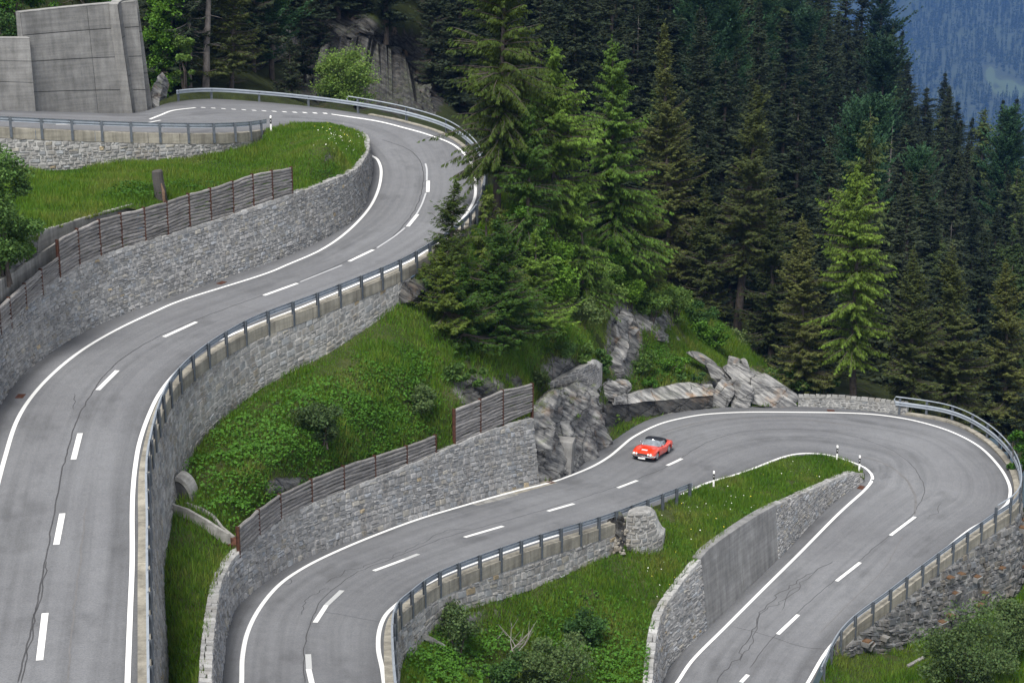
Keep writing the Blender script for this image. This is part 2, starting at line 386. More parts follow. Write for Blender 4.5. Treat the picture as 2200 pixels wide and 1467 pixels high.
def line_part(name, road, bv, pts, w=0.2, mat='paint', lift=0.014, col=(1, 1, 1), **kw):
    mb = MB(); mb.strip(ribbon(bv, pts, w, lift, **kw), col); o = mb.build(name, M[mat], road); return o
# edge lines
LW = 0.205
line_part('edge_line', road1, bv1, [(322, 257), (345, 248), (372, 238), (420, 232)], LW)
line_part('edge_line', road1, bv1, [(120, 268), (250, 267), (310, 265), (345, 259)], LW*0.7)
line_part('edge_line', road1, bv1, [(712, 246), (800, 259), (860, 273), (920, 290), (975, 312), (1012, 350), (1020, 385), (1020, 425), (1000, 462), (960, 505), (900, 550), (850, 575), (740, 622), (648, 660), (560, 694), (498, 719), (426, 756), (375, 804), (341, 848), (317, 899), (300, 950), (291, 1000), (286, 1050), (284, 1105), (284, 1207), (280, 1309), (274, 1467), (272, 1560)], LW)
line_part('edge_line', road1, bv1, [(794, 333), (812, 345), (819, 370), (812, 410), (790, 452), (745, 499), (690, 537), (620, 568), (560, 592), (400, 642), (330, 671), (250, 709), (180, 750), (120, 797), (70, 850), (35, 907), (10, 985), (-15, 1080), (-60, 1250), (-110, 1420)], LW)
line_part('edge_line', road2, bv2, [(512, 1560), (519, 1467), (521, 1410), (533, 1355), (560, 1303), (600, 1256), (650, 1221), (715, 1188), (800, 1152), (900, 1115), (1000, 1085), (1100, 1057), (1180, 1037), (1230, 1020), (1275, 1001), (1310, 980), (1340, 955), (1362, 938), (1400, 918), (1440, 904), (1500, 892), (1560, 887), (1640, 885), (1760, 886), (1860, 889), (1930, 897), (1990, 910), (2050, 930), (2105, 960), (2145, 1000), (2166, 1035), (2170, 1062), (2158, 1088), (2110, 1122), (2080, 1140), (2020, 1188), (1960, 1234), (1900, 1285), (1850, 1330), (1790, 1393), (1735, 1467), (1690, 1540)], LW)
line_part('edge_line', road2, bv2, [(832, 1500), (822, 1440), (813, 1395), (815, 1355), (828, 1322), (852, 1298), (890, 1270), (945, 1240), (1000, 1217), (1066, 1193), (1151, 1164), (1200, 1149)], LW)
line_part('edge_line', road2, bv2, [(1465, 1062), (1526, 1035), (1606, 1011), (1682, 982), (1728, 974), (1778, 977), (1820, 989), (1853, 1002), (1872, 1018), (1874, 1030), (1862, 1048), (1800, 1105), (1720, 1186), (1640, 1265), (1560, 1345), (1490, 1415), (1455, 1465), (1420, 1510)], LW)
# centre dashes
for pl in [((85, 1418), (97, 1317)), ((121, 1170), (134, 1103)), ((158, 987), (172, 931)), ((210, 838), (252, 796)), ((352, 724), (422, 692)), ((567, 635), (639, 609)), ((750, 562), (802, 537)), ((876, 487), (897, 461)), ((919, 413), (920, 389))]:
    line_part('centre_dash', road1, bv1, pl, 0.26)
for pl in [[(917, 388), (917, 365), (914, 352)], [(893, 464), (906, 440), (915, 415)], [(810, 533), (845, 510), (870, 490)], [(645, 606), (690, 588), (735, 570)]]:
    line_part('worn_dash', road1, bv1, pl, 0.12, col=(0.62, 0.63, 0.66))
for i in range(13):
    f = i/12; u = 432+f*262; v = 231.5+4.5*math.sin(f*1.6)+f*8
    line_part('give_way_dash', road1, bv1, [(u, v), (u+9, v+0.5)], 0.28)
for pl in [((663, 1437), (673, 1480)), ((677, 1337), (701, 1300)), ((803, 1226), (868, 1202)), ((998, 1154), (1081, 1130)), ((1177, 1098), (1233, 1082)), ((1327, 1048), (1369, 1032)), ((1433, 1000), (1465, 985)),
           ((1913, 1150), (1966, 1110)), ((1797, 1248), (1848, 1208)), ((1671, 1362), (1715, 1320)), ((1592, 1465), (1607, 1449))]:
    line_part('centre_dash', road2, bv2, pl, 0.24)
for pl in [((701, 1300), (735, 1268)), ((868, 1202), (899, 1190)), ((662, 1405), (664, 1437))]:
    line_part('worn_dash', road2, bv2, pl, 0.26, col=(0.6, 0.61, 0.62))
# seams and cracks
def crack(road, bv, pts, w=0.05, jit=0.12, mat='crack_sealant'):
    p = catmull(np.array([hit(bv, u, v) for u, v in pts]), 8); p = resample(p, 0.5)
    r = np.random.default_rng(int(abs(pts[0][0]*7+pts[0][1])))
    p[1:-1, :2] += r.normal(0, jit, (len(p)-2, 2))
    line_part('crack', road, bv, p, w*.75, mat, 0.004, spline=False, px=False, step=0.3, taper=True)
crack(road1, bv1, [(38, 1467), (62, 1370), (80, 1290), (95, 1220), (108, 1150), (120, 1080), (135, 1005), (150, 950), (165, 905), (190, 855), (235, 795), (300, 745), (380, 705), (480, 665), (560, 636), (640, 606), (740, 563), (830, 520), (885, 460), (907, 405), (905, 350), (870, 318), (820, 300)], 0.085, 0.025)
crack(road1, bv1, [(45, 1467), (66, 1372), (90, 1270), (100, 1205)], 0.07, 0.05)
crack(road1, bv1, [(145, 1467), (158, 1320), (170, 1220), (185, 1090)], 0.09, 0.03, 'asphalt_patch')
crack(road1, bv1, [(160, 845), (166, 860), (158, 880)], 0.05, 0.1)
crack(road1, bv1, [(420, 640), (500, 655), (560, 668)], 0.05, 0.03, 'asphalt_patch')
crack(road2, bv2, [(655, 1467), (652, 1420), (656, 1380), (670, 1330), (690, 1290), (720, 1262), (770, 1228), (850, 1196), (960, 1153), (1080, 1120), (1200, 1085), (1330, 1043), (1420, 1008), (1500, 960), (1580, 930), (1690, 922), (1800, 930), (1890, 955), (1950, 990), (1980, 1030), (1985, 1060), (1960, 1105), (1900, 1158), (1820, 1225), (1740, 1290), (1660, 1370), (1610, 1435)], 0.06, 0.03)
crack(road2, bv2, [(700, 1253), (740, 1228), (820, 1203), (900, 1168), (960, 1140), (1010, 1135)], 0.05, 0.10)
crack(road2, bv2, [(648, 1320), (652, 1300), (660, 1285), (700, 1262)], 0.05, 0.12)
crack(road2, bv2, [(1540, 1467), (1575, 1420), (1600, 1385), (1618, 1350), (1632, 1320), (1655, 1290), (1690, 1262), (1730, 1235), (1790, 1205)], 0.075, 0.13)
crack(road2, bv2, [(1590, 1420), (1605, 1390), (1625, 1345), (1640, 1312), (1690, 1285), (1720, 1258)], 0.06, 0.14)
crack(road2, bv2, [(1680, 1310), (1690, 1280), (1710, 1262), (1750, 1230)], 0.05, 0.12)
crack(road2, bv2, [(1760, 1360), (1830, 1290), (1900, 1220), (1940, 1150)], 0.10, 0.02, 'asphalt_patch')
crack(road2, bv2, [(1850, 980), (1910, 1000), (1950, 1035), (1967, 1070), (1965, 1105)], 0.22, 0.02, 'asphalt_patch')
crack(road2, bv2, [(1995, 1110), (2015, 1095), (2023, 1080)], 0.05, 0.1)
crack(road2, bv2, [(1575, 1345), (1640, 1362), (1720, 1388), (1790, 1402)], 0.05, 0.02)
crack(road2, bv2, [(690, 1312), (760, 1325), (820, 1335)], 0.05, 0.02)
crack(road2, bv2, [(1420, 930), (1500, 908), (1600, 898), (1720, 900), (1830, 915)], 0.2, 0.02, 'asphalt_patch')
crack(road2, bv2, [(600, 1250), (612, 1240), (628, 1246), (620, 1256), (600, 1254)], 0.05, 0.03)

# ------------------------------------------------------------------ walls of stones
def lay_stones(mb, surf, S, Hf, rmin=.2, rmax=.36, wmin=.24, wmax=.62, r=None, pal=None, prot=(.03, .09), gap=.032, t0=0):
    """surf(s,h,out)->3-D; irregular courses of stones, each a bevelled block"""
    r = r or np.random.default_rng(3)
    Hm = max(Hf(x) for x in np.linspace(0, S, 40)); h = -0.1
    while h < Hm:
        rh = r.uniform(rmin, rmax); s = -r.uniform(0, .3)
        while s < S:
            w = r.uniform(wmin, wmax)*(1.35 if r.random() < .12 else 1); H = Hf(min(max(s+w/2, 0), S))
            if h+rh*.45 < H:
                cells = [(s, s+w, h, h+rh)]
                if r.random() < .22: q = r.uniform(.35, .65); cells = [(s, s+w, h, h+rh*q), (s, s+w, h+rh*q, h+rh)]
                for a, b, c, d in cells:
                    d = min(d, H+.03)
                    a, b = max(a, 0), min(b, S)
                    if b-a < .08 or d-c < .06: continue
                    j = lambda k=.03: r.uniform(-k, k)
                    co = [(a+gap+j(), c+gap+j()), (b-gap+j(), c+gap+j()), (b-gap+j(), d-gap+j()), (a+gap+j(), d-gap+j())]
                    pr = r.uniform(*prot); cs = ((a+b)/2, (c+d)/2); V = []
                    for x, y in co: V.append(surf(x, y, -0.03))
                    bev = r.uniform(.70, .86)
                    for x, y in co: V.append(surf(cs[0]+(x-cs[0])*bev, cs[1]+(y-cs[1])*bev, pr+j(.02)))
                    k = r.random(); g = r.uniform(.20, .345)
                    cc = (g, g*1.0, g*1.01) if k < .78 else ((g*.92, g*.97, g*1.04) if k < .93 else ((g*1.06, g*1.02, g*.93) if k < .994 else (g*1.2, g*1.0, g*.7)))
                    mb.add(V, [(4, 5, 6, 7), (0, 1, 5, 4), (1, 2, 6, 5), (2, 3, 7, 6), (3, 0, 4, 7)], cc)
            s += w
        h += rh
class Wall:
    """wall along a line: base points, heights, outward direction, batter; thick body + stones + coping"""
    def __init__(w, base, hts, outw, batter=.1, step=.4, thick=.5, below=.6):
        # base: (n,3) control points with matching heights and outward vectors
        full = catmull(np.column_stack([base, hts, outw]), 10)
        full = resample(full[:, :4], step) if False else full
        s = arclen(full[:, :3]); n = max(3, int(s[-1]/step)+1); q = np.linspace(0, s[-1], n)
        full = np.stack([np.interp(q, s, full[:, k]) for k in range(full.shape[1])], 1)
        w.s = q; w.base = full[:, :3]; w.h = np.maximum(full[:, 3], .15); o = full[:, 4:7].copy(); o[:, 2] = 0; w.out = unit(o)
        w.S = q[-1]; w.bat = batter; w.thick = thick; w.below = below
        w.top = w.base-w.out*(batter*w.h)[:, None]; w.top[:, 2] += w.h
    def at(w, arr, s): return np.array([np.interp(s, w.s, arr[:, k]) for k in range(3)])
    def surf(w, s, h, out=0.0):
        b = w.at(w.base, s); o = w.at(w.out, s)
        return b+o*(out-w.bat*h)+np.array([0, 0, h])
    def Hf(w, s): return float(np.interp(s, w.s, w.h))
    def body(w, mat, parent, name='wall_core', i0=0, i1=None, lift=-.02):
        i1 = i1 or len(w.s); mb = MB(); rows = []
        for i in range(i0, i1):
            b, o, h = w.base[i], w.out[i], w.h[i]+lift
            lo = b+o*(w.bat*w.below)-np.array([0, 0, w.below]); t = b-o*(w.bat*h)+np.array([0, 0, h])
            bk = t-o*w.thick; bl = bk.copy(); bl[2] = lo[2]
            rows.append([lo, t, bk, bl])
        mb.strip(rows, (.33, .33, .32), closed=True); mb.add(rows[0], [(0, 1, 2, 3)], (.33, .33, .32)); mb.add(rows[-1], [(3, 2, 1, 0)], (.33, .33, .32))
        return mb.build(name, M['mortar'], parent)
    def stones(w, mat, parent, name='stonework', seed=1, **kw):
        mb = MB(); lay_stones(mb, w.surf, w.S, w.Hf, r=np.random.default_rng(seed), **kw); return mb.build(name, M[mat], parent)
    def coping(w, mat, parent, seed=1, over=.05, hh=.14, lmin=.3, lmax=.6, bright=(.24, .38), name='coping', rough=.03):
        mb = MB(); r = np.random.default_rng(seed+50); s = 0.0
        while s < w.S-.1:
            e = min(s+r.uniform(lmin, lmax), w.S); g = r.uniform(*bright); j = lambda k=rough: r.uniform(-k, k)
            hi = hh+j(.04)
            V = []
            two = r.random() < .5; cuts = [-over-.0, w.thick] if not two else [-over, w.thick*r.uniform(.35, .65), w.thick]
            for a, b in zip(cuts[:-1], cuts[1:]):
                V = []; g2 = g*r.uniform(.85, 1.15); hi = hh+j(.04)
                for z, sh in ((-.05, 0), (hi, .02)):
                    for ss, dd in ((s+.01+sh, a+.01+sh), (e-.01-sh, a+.01+sh), (e-.01-sh, b-.01-sh), (s+.01+sh, b-.01-sh)):
                        t = w.at(w.top, ss); o = w.at(w.out, ss); V.append(t-o*(dd+j())+np.array([0, 0, z+j(.015)]))
                mb.add(V, [(4, 5, 6, 7), (0, 1, 5, 4), (1, 2, 6, 5), (2, 3, 7, 6), (3, 0, 4, 7)], (g2, g2, g2*.99))
            s = e
        return mb.build(name, M[mat], parent)
def edge_pts(E, O, idx, n=10):
    """section points of edge E with the outward direction away from the road (from O to E)"""
    p = np.array([E[int(round(i*n))] for i in idx]); q = np.array([O[int(round(i*n))] for i in idx])
    o = p-q; o[:, 2] = 0; return p, unit(o)
# ---- kerb beam + retaining wall below it on the valley side of a road
def kerb_beam(E, O, i0, i1, parent, name='kerb_beam', width=.5, up=.13, down=.55, mat='concrete_tan', seglen=4.0, n=10):
    p = E[int(i0*n):int(i1*n)+1]; q = O[int(i0*n):int(i1*n)+1]
    full = resample(np.column_stack([p, p-q]), .5); p = full[:, :3]; o = full[:, 3:6]; o[:, 2] = 0; o = unit(o); mb = MB()
    i = 0; st = max(2, int(seglen/.5)); r = np.random.default_rng(int(i0*13+i1))
    while i < len(p)-1:
        e = min(i+st, len(p)-1); rows = []; g = r.uniform(.88, 1.1)
        for k in range(i, e+1):
            b = p[k].copy(); t = p[min(k+1, len(p)-1)]-p[max(k-1, 0)]; t = t/np.linalg.norm(t)
            if k == i: b = b+t*.012
            if k == e: b = b-t*.012
            z = np.array([0, 0, 1.0])
            rows.append([b+z*-.1, b+z*up, b+o[k]*width+z*up, b+o[k]*width-z*down, b+o[k]*.1-z*down])
        mb.strip(rows, (g, g, g), closed=True); mb.add(rows[0], [(0, 1, 2, 3, 4)], (g*.6,)*3); mb.add(rows[-1], [(4, 3, 2, 1, 0)], (g*.6,)*3)
        i = e
    return mb.build(name, M[mat], parent)
def below_wall(E, O, idx, hts, off=.47, down=.55):
    """Wall object whose top sits under the kerb beam"""
    p, o = edge_pts(E, O, idx); hts = np.array(hts, float); bat = .1
    base = p+o*(off+bat*hts)[:, None]; base[:, 2] += -down-hts
    return Wall(base, hts, o, bat, thick=.45)
def thing(name, label, cat, loc=(0, 0, 0), group=None): return tag(empty(name, loc), label, cat, group)
def at_base(root, pts):
    """move an Empty to its thing's base without moving its parts"""
    p = np.asarray(pts); root.location = p
    for c in root.children: c.matrix_parent_inverse = root.matrix_basis.inverted()
GW = 'rubble stone retaining walls'
def masonry(label, wall, mat='masonry', seed=1, coping=True, i=None, group=GW, **kw):
    t = thing('stone_wall', label, 'retaining wall', group=group)
    wall.body(mat, t); wall.stones(mat, t, seed=seed, **kw)
    if coping: wall.coping(mat, t, seed=seed)
    return t
# W1 under the upper road, left
t1 = thing('stone_wall', 'low stone wall with pale concrete kerb under the topmost road', 'retaining wall', group=GW)
W1 = below_wall(B1, A1, [0, 1, 2, 3, 4, 5, 6, 6.7], [3.2, 2.9, 2.3, 1.9, 1.3, .9, .5, .2])
W1.body('masonry_dark', t1); W1.stones('masonry_stained', t1, seed=11); kerb_beam(B1, A1, 0, 6.8, t1)
# W2 long wall on the hill side of the left road
p, o = edge_pts(B1, A1, [11.2, 12, 13, 14, 15, 16, 17, 18, 19, 20, 21, 22, 23])
W2 = Wall(p+o*.02, [.5, 1.1, 1.7, 2.1, 3.0, 3.5, 3.45, 3.5, 2.95, 2.9, 3.0, 3.2, 3.4], -o, .12)
masonry('long curved stone wall on the hill side of the left road below the longer fence', W2, seed=2, rmin=.16, rmax=.3, wmin=.2, wmax=.52)
# W3 below the left road
t3 = thing('stone_wall', 'brown-stained stone wall with concrete kerb below the left road', 'retaining wall', group=GW)
W3 = below_wall(A1, B1, [15.95, 16.3, 17, 17.5, 18, 18.5, 19, 20, 21, 22, 23], [.9, 1.5, 2.3, 2.6, 2.9, 3.3, 3.7, 4.4, 5, 5.2, 5.2])
W3.body('masonry_stained', t3); W3.stones('masonry_stained', t3, seed=3, rmin=.24, rmax=.42, wmin=.3, wmax=.7, prot=(.01, .05)); kerb_beam(A1, B1, 14.9, 23, t3); kerb_beam(A1, B1, 9.0, 14.88, t3, width=.38, up=.06, down=.9)
# W4 hill side of the middle road
p, o = edge_pts(A2, B2, [0, 1, 2, 3, 4, 5, 6, 6.62])
W4 = Wall(p+o*.02, [2.0, 2.0, 2.05, 2.25, 2.5, 3.0, 3.8, 4.15], -o, .12)
masonry('curved stone wall beside the middle road, ending at the grey rock face', W4, seed=4, rmin=.24, rmax=.42, wmin=.28, wmax=.68)
# W5 below the middle road
t5 = thing('stone_wall', 'short stone wall with tan concrete kerb between middle road and grass hollow', 'retaining wall', group=GW)
W5 = below_wall(B2, A2, [0, 1, 2, 3, 4, 5, 6, 6.2], [2.2, 2.0, 1.7, 1.6, 1.2, 1.5, 1.1, .9])
W5.body('masonry_stained', t5); W5.stones('masonry_stained', t5, seed=5, rmin=.26, rmax=.46, wmin=.35, wmax=.85); kerb_beam(B2, A2, 0, 6.2, t5)
# W6 inside the right hairpin: stone, concrete, stone
t6 = thing('stone_wall', 'wedge-shaped wall inside the right hairpin with a smooth concrete middle section', 'retaining wall', group=GW)
p, o = edge_pts(B2, A2, [16.9, 18, 19, 20, 21]); W6a = Wall(p+o*.02, [.35, .55, 1.0, 1.6, 3.35], -o, .12)
p, o = edge_pts(B2, A2, [21, 21.4, 22, 22.25]); W6b = Wall(p+o*.02, [3.4, 3.9, 4.4, 4.3], -o, .12)
p, o = edge_pts(B2, A2, [22.25, 22.6, 23, 24]); W6c = Wall(p+o*.02, [4.2, 3.7, 3.1, 3.0], -o, .12)
for w, sd in ((W6a, 61), (W6c, 62)):
    w.body('masonry', t6); w.stones('masonry', t6, seed=sd, rmin=.16, rmax=.3, wmin=.25, wmax=.6); w.coping('masonry', t6, seed=sd)
mb = MB(); n = len(W6b.s); cut = n//2
for a, b in ((0, cut), (cut, n-1)):
    rows = []
    for i in range(a, b+1):
        bs, oo, h = W6b.base[i], W6b.out[i], W6b.h[i]+.12; tt = np.array([0, 0, 1.0]); sh = W6b.base[min(i+1, n-1)]-W6b.base[max(i-1, 0)]; sh = sh/np.linalg.norm(sh)
        bb = bs+oo*.05+(sh*.02 if i == a else 0)-(sh*.02 if i == b else 0)
        tp = bb-oo*(.12*h)+tt*h
        rows.append([bb-tt*.4, tp, tp-oo*.55, tp-oo*.55-tt*2])
    mb.strip(rows, closed=True); mb.add(rows[0], [(0, 1, 2, 3)]); mb.add(rows[-1], [(3, 2, 1, 0)])
mb.build('concrete_panel', M['concrete_wall_mid'], t6)
# W7 below the right hairpin
t7 = thing('stone_wall', 'rough wall of jutting blocks below the outer kerb of the right hairpin', 'retaining wall', group=GW)
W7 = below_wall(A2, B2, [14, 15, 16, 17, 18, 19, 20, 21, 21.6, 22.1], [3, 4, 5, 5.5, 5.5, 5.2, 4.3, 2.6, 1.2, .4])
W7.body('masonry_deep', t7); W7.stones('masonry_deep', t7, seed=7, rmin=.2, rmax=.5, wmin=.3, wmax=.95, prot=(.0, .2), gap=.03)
r = np.random.default_rng(71)
for i in range(22):
    s = r.uniform(W7.S*.35, W7.S*.95); h = r.uniform(.3, max(.5, W7.Hf(s)-.5)); c = W7.surf(s, h, .22); oo = W7.at(W7.out, s); tn = np.array([-oo[1], oo[0], 0]); g = r.uniform(.14, .3)
    mb = MB(); mb.box(c, oo*r.uniform(.18, .32), tn*r.uniform(.15, .28)+np.array([0, 0, r.uniform(-.05, .05)]), np.array([0, 0, r.uniform(.1, .2)])+oo*.05, (g, g, g))
    if r.random() < .7: mb.box(c+np.array([0, 0, .17]), oo*.22, tn*.22, (0, 0, .05), (.15, .088, .05))
    mb.build('jutting_block', M['masonry_dark'], t7)
kerb_beam(A2, B2, 13.2, 22.1, t7)
# W8 parapet
p, o = edge_pts(A2, B2, [11.35, 12, 13, 13.15]); W8 = Wall(p+o*.45, [.62, .66, .72, .72], -o, .03, thick=.4)
masonry('low dark stone parapet behind the far edge of the right hairpin', W8, 'masonry_dark', seed=8, rmin=.1, rmax=.18, wmin=.25, wmax=.6, prot=(.01, .05))

# ------------------------------------------------------------------ tall concrete wall, top left
def concrete_wall(label, u0, u1, vt0, vt1, Yb0, Yb1, vb0, vb1, lean, rows, cols, name='concrete_wall'):
    t = thing(name, label, 'concrete wall', group='concrete retaining walls top left')
    a, b = aty(u0, vb0, Yb0), aty(u1, vb1, Yb1); ta, tb = aty(u0, vt0, Yb0)[2]-a[2], aty(u1, vt1, Yb1)[2]-b[2]
    d = b-a; d[2] = 0; L = np.linalg.norm(d); d /= L; nrm = np.array([d[1], -d[0], 0])
    if nrm[1] > 0: nrm = -nrm
    def pt(f, g, out=0.):
        base = a+(b-a)*f; h = (ta+(tb-ta)*f)*g; bow = -.35*math.sin(math.pi*f)
        q = base+nrm*(out-lean*h+bow); q[2] = base[2]+h; return q
    mb = MB(); gp = .018
    for i in range(len(cols)-1):
        for j in range(len(rows)-1):
            f0, f1, g0, g1 = cols[i]+gp/L, cols[i+1]-gp/L, rows[j]+.004, rows[j+1]-.004
            k = 6; R0 = [[pt(f0+(f1-f0)*m/k, g0, .0) for m in range(k+1)], [pt(f0+(f1-f0)*m/k, g1, .0) for m in range(k+1)]]
            g = 1+random.uniform(-.08, .08); mb.strip(R0, (g, g, g))
    mb.build('cast_panel', M['concrete_grey'], t)
    mb = MB(); k = 8
    rows_ = [[pt(m/k, -.1, -.03), pt(m/k, 1.0, -.03), pt(m/k, 1.0, -.75), pt(m/k, -.1, -1.4)] for m in range(k+1)]
    mb.strip(rows_, (.45, .45, .45), closed=True); mb.add(rows_[0], [(0, 1, 2, 3)]); mb.add(rows_[-1], [(3, 2, 1, 0)])
    cp = [[pt(m/k, 1.0, .01), pt(m/k, 1.008, .01), pt(m/k, 1.008, -.75), pt(m/k, 1.0, -.75)] for m in range(k+1)]
    mb.strip(cp, (1.3, 1.3, 1.3), closed=True); mb.add(cp[0], [(0, 1, 2, 3)]); mb.add(cp[-1], [(3, 2, 1, 0)])
    mb.build('wall_core', M['concrete_grey'], t); return t, pt
YW = 132.5
concrete_wall('tall leaning concrete wall of stacked panels above the topmost road', 68, 318, 30, 6, YW+.4, YW+6.2, 246, 246, .1, [0, .22, .52, .78, 1.0], [0, .58, 1.0])
concrete_wall('end pier of the tall concrete wall, beside the boulder', 286, 330, 12, -8, YW+4.9, YW+7.4, 246, 245, .1, [0, .35, .7, 1.0], [0, 1.0], 'concrete_pier')
concrete_wall('lower concrete wall section at the left edge, stepped below the tall wall', -170, 78, 88, 84, YW-3.5, YW+.0, 240, 246, .08, [0, .42, .7, 1.0], [0, .55, 1.0])

# ------------------------------------------------------------------ guardrails
W_PROF = [(-.02, -.155), (.06, -.12), (.06, -.06), (-.01, -.03), (-.01, .03), (.06, .06), (.06, .12), (-.03, .165)]
GG = 'steel guardrails along the hairpin road'
def guardrail(label, path, out, h=.62, post_down=.75, post_side=1, spacing=2.0, pipe=None, start_low=False, curl=True, ph=.19):
    """path: points at road level; out: outward vectors; rail on the road side, posts behind it"""
    t = thing('guardrail', label, 'guardrail', group=GG)
    full = resample(np.column_stack([path, out]), .4); p = full[:, :3]; o = full[:, 3:6]; o[:, 2] = 0; o = unit(o)
    hz = np.full(len(p), h)
    z = np.array([0, 0, 1.0]); mb = MB(); rows = []
    for i in range(len(p)):
        rows.append([p[i]-o[i]*d+z*(hz[i]+k) for d, k in W_PROF]+[p[i]-o[i]*(d-.012)+z*(hz[i]+k) for d, k in W_PROF[::-1]])
    mb.strip(rows, closed=True); mb.build('rail', M['galvanised'], t)
    if pipe:
        i0, i1, hp = pipe; a = int(i0*len(p)); b = max(a+3, int(i1*len(p))); b = min(b, len(p))
        mb = MB(); q = p[a:b]+z*hp
        q = np.vstack([q[0]-z*(hp-h)*.9, q[0]-z*(hp-h)*.4-(q[1]-q[0])*.3, q]) if curl else q
        mb.tube(q, .045, 8); mb.build('top_rail', M['galvanised'], t)
    s = arclen(p); k = 0
    for d in np.arange(.3, s[-1], spacing):
        c = np.array([np.interp(d, s, p[:, j]) for j in range(3)]); oo = np.array([np.interp(d, s, o[:, j]) for j in range(3)]); tn = np.array([-oo[1], oo[0], 0])
        top = h+ph-.02
        if pipe and pipe[0]*s[-1] <= d <= pipe[1]*s[-1]: top = pipe[2]
        m2 = MB(); c2 = c+oo*.085*post_side; hh = (top+post_down)/2; cz = c2+z*(top-hh)
        m2.box(cz+oo*.06, oo*.008, tn*.085, z*hh); m2.box(cz-oo*.06, oo*.008, tn*.085, z*hh); m2.box(cz, oo*.052, tn*.008, z*(hh-.002))
        m2.box(c+oo*.02+z*h, oo*.02, tn*.04, z*.1)
        m2.build('post', M['galvanised_post'], t)
    return t
def rail_path(E, O, i0, i1, off, n=10, up=.13):
    p = E[int(i0*n):int(i1*n)+1]; o = p-O[int(i0*n):int(i1*n)+1]; o = o.copy(); o[:, 2] = 0; o = unit(o)
    return p+o*off+np.array([0, 0, up]), o
pa, oa = rail_path(B1, A1, 0, 6.95, .40); guardrail('straight guardrail on the kerb of the topmost road above the low stone wall', pa, oa, .58, .62)
pa, oa = rail_path(A1, B1, 5.25, 14.4, .35, up=.05); guardrail('curved guardrail with extra top tube around the outside of the upper bend', pa, oa, .6, .7, pipe=(.33, .99, 1.12), spacing=4.0)
pa, oa = rail_path(A1, B1, 14.5, 23, .42); guardrail('long guardrail on the kerb of the left road from larch to bottom edge', pa, oa, .58, .68)
pa, oa = rail_path(B2, A2, 0, 7.35, .40); guardrail('guardrail bending along the middle road above the grassy hollow', pa, oa, .58, .68)
pa, oa = rail_path(A2, B2, 13.05, 22.9, .40); guardrail('guardrail sweeping round the outside of the right hairpin', pa, oa, .58, .68, pipe=(.0, .5, 1.12))
def proud_posts(): pass

# ------------------------------------------------------------------ timber snow fences
def fence(label, posts, wall, back=.55, nlog=9):
    t = thing('log_fence', label, 'fence', group='rusty-posted log snow fences')
    tu, tv, _ = proj(wall.top); ty = wall.top[:, 1]-wall.out[:, 1]*back; od = np.argsort(tu)
    P3 = []
    for u, vt, vb in posts:
        Y = float(np.interp(u, tu[od], ty[od])); b = aty(u, vb, Y); zt = aty(u, vt, Y)[2]; P3.append((b, zt-b[2]))
    r = np.random.default_rng(len(posts))
    for i, (b, h) in enumerate(P3):
        q = P3[min(i+1, len(P3)-1)][0]-P3[max(i-1, 0)][0]; q[2] = 0; q = unit(q); nn = np.array([q[1], -q[0], 0]); mb = MB(); z = np.array([0, 0, 1.])
        c = b+z*(h/2+.03-.25); hh = (h+.06+.5)/2
        mb.box(c+nn*.075, nn*.008, q*.065, z*hh); mb.box(c-nn*.075, nn*.008, q*.065, z*hh); mb.box(c, nn*.067, q*.008, z*(hh-.003)); mb.build('post', M['rust'], t)
    for i in range(len(P3)-1):
        (a, ha), (b, hb) = P3[i], P3[i+1]; n = max(4, int(round(max(ha, hb)/.2))); mb = MB(); h0 = min(ha, hb) if abs(ha-hb) > .45 else None
        q = unit((b-a)*np.array([1, 1, 0])); nn = np.array([q[1], -q[0], 0])
        if nn[1] > 0: nn = -nn
        for k in range(n):
            f = (k+.5)/n; pts = []; m = 7; ph = r.uniform(0, 6)
            for j in range(m):
                g = j/(m-1); h = (ha+(hb-ha)*g) if h0 is None else h0
                c = a+(b-a)*(.02+.96*g); c = c+np.array([0, 0, h*f+.02*math.sin(ph+g*5)+r.normal(0, .008)])+nn*(r.normal(0, .01))
                pts.append(c)
            rad = ((ha+hb)/2 if h0 is None else h0)/n*.5*r.uniform(1.0, 1.12); g = r.uniform(.7, 1.25)
            mb.tube(pts, rad*np.linspace(1.0, r.uniform(.82, 1.0), m)*r.uniform(.95, 1.05, m), 7, col=(g, g, g*.99))
        mb.build('log_panel', M['weathered_logs'], t)
    return t, P3
fence('longer log fence with rusty posts on top of the left stone wall', [(-45, 690, 742), (0, 662, 712), (22, 640, 690), (55, 610, 657), (90, 579, 628), (128, 517, 599), (170, 492, 572), (216, 473, 553), (262, 459, 536), (312, 447, 520), (360, 434, 503), (407, 417, 484), (453, 405, 473), (501, 390, 461), (544, 375, 447), (585, 367, 433), (627, 360, 421)], W2)
fence('shorter log fence with rusty posts above the middle road wall', [(513, 1133, 1192), (556, 1095, 1152), (602, 1062, 1115), (669, 1030, 1083), (738, 1001, 1055), (805, 979, 1030), (873, 958, 1006), (935, 935, 982)], W4)
fence('taller end piece of log fence beside the rock face', [(976, 880, 955), (1031, 858, 931), (1079, 838, 911), (1143, 824, 884)], W4)

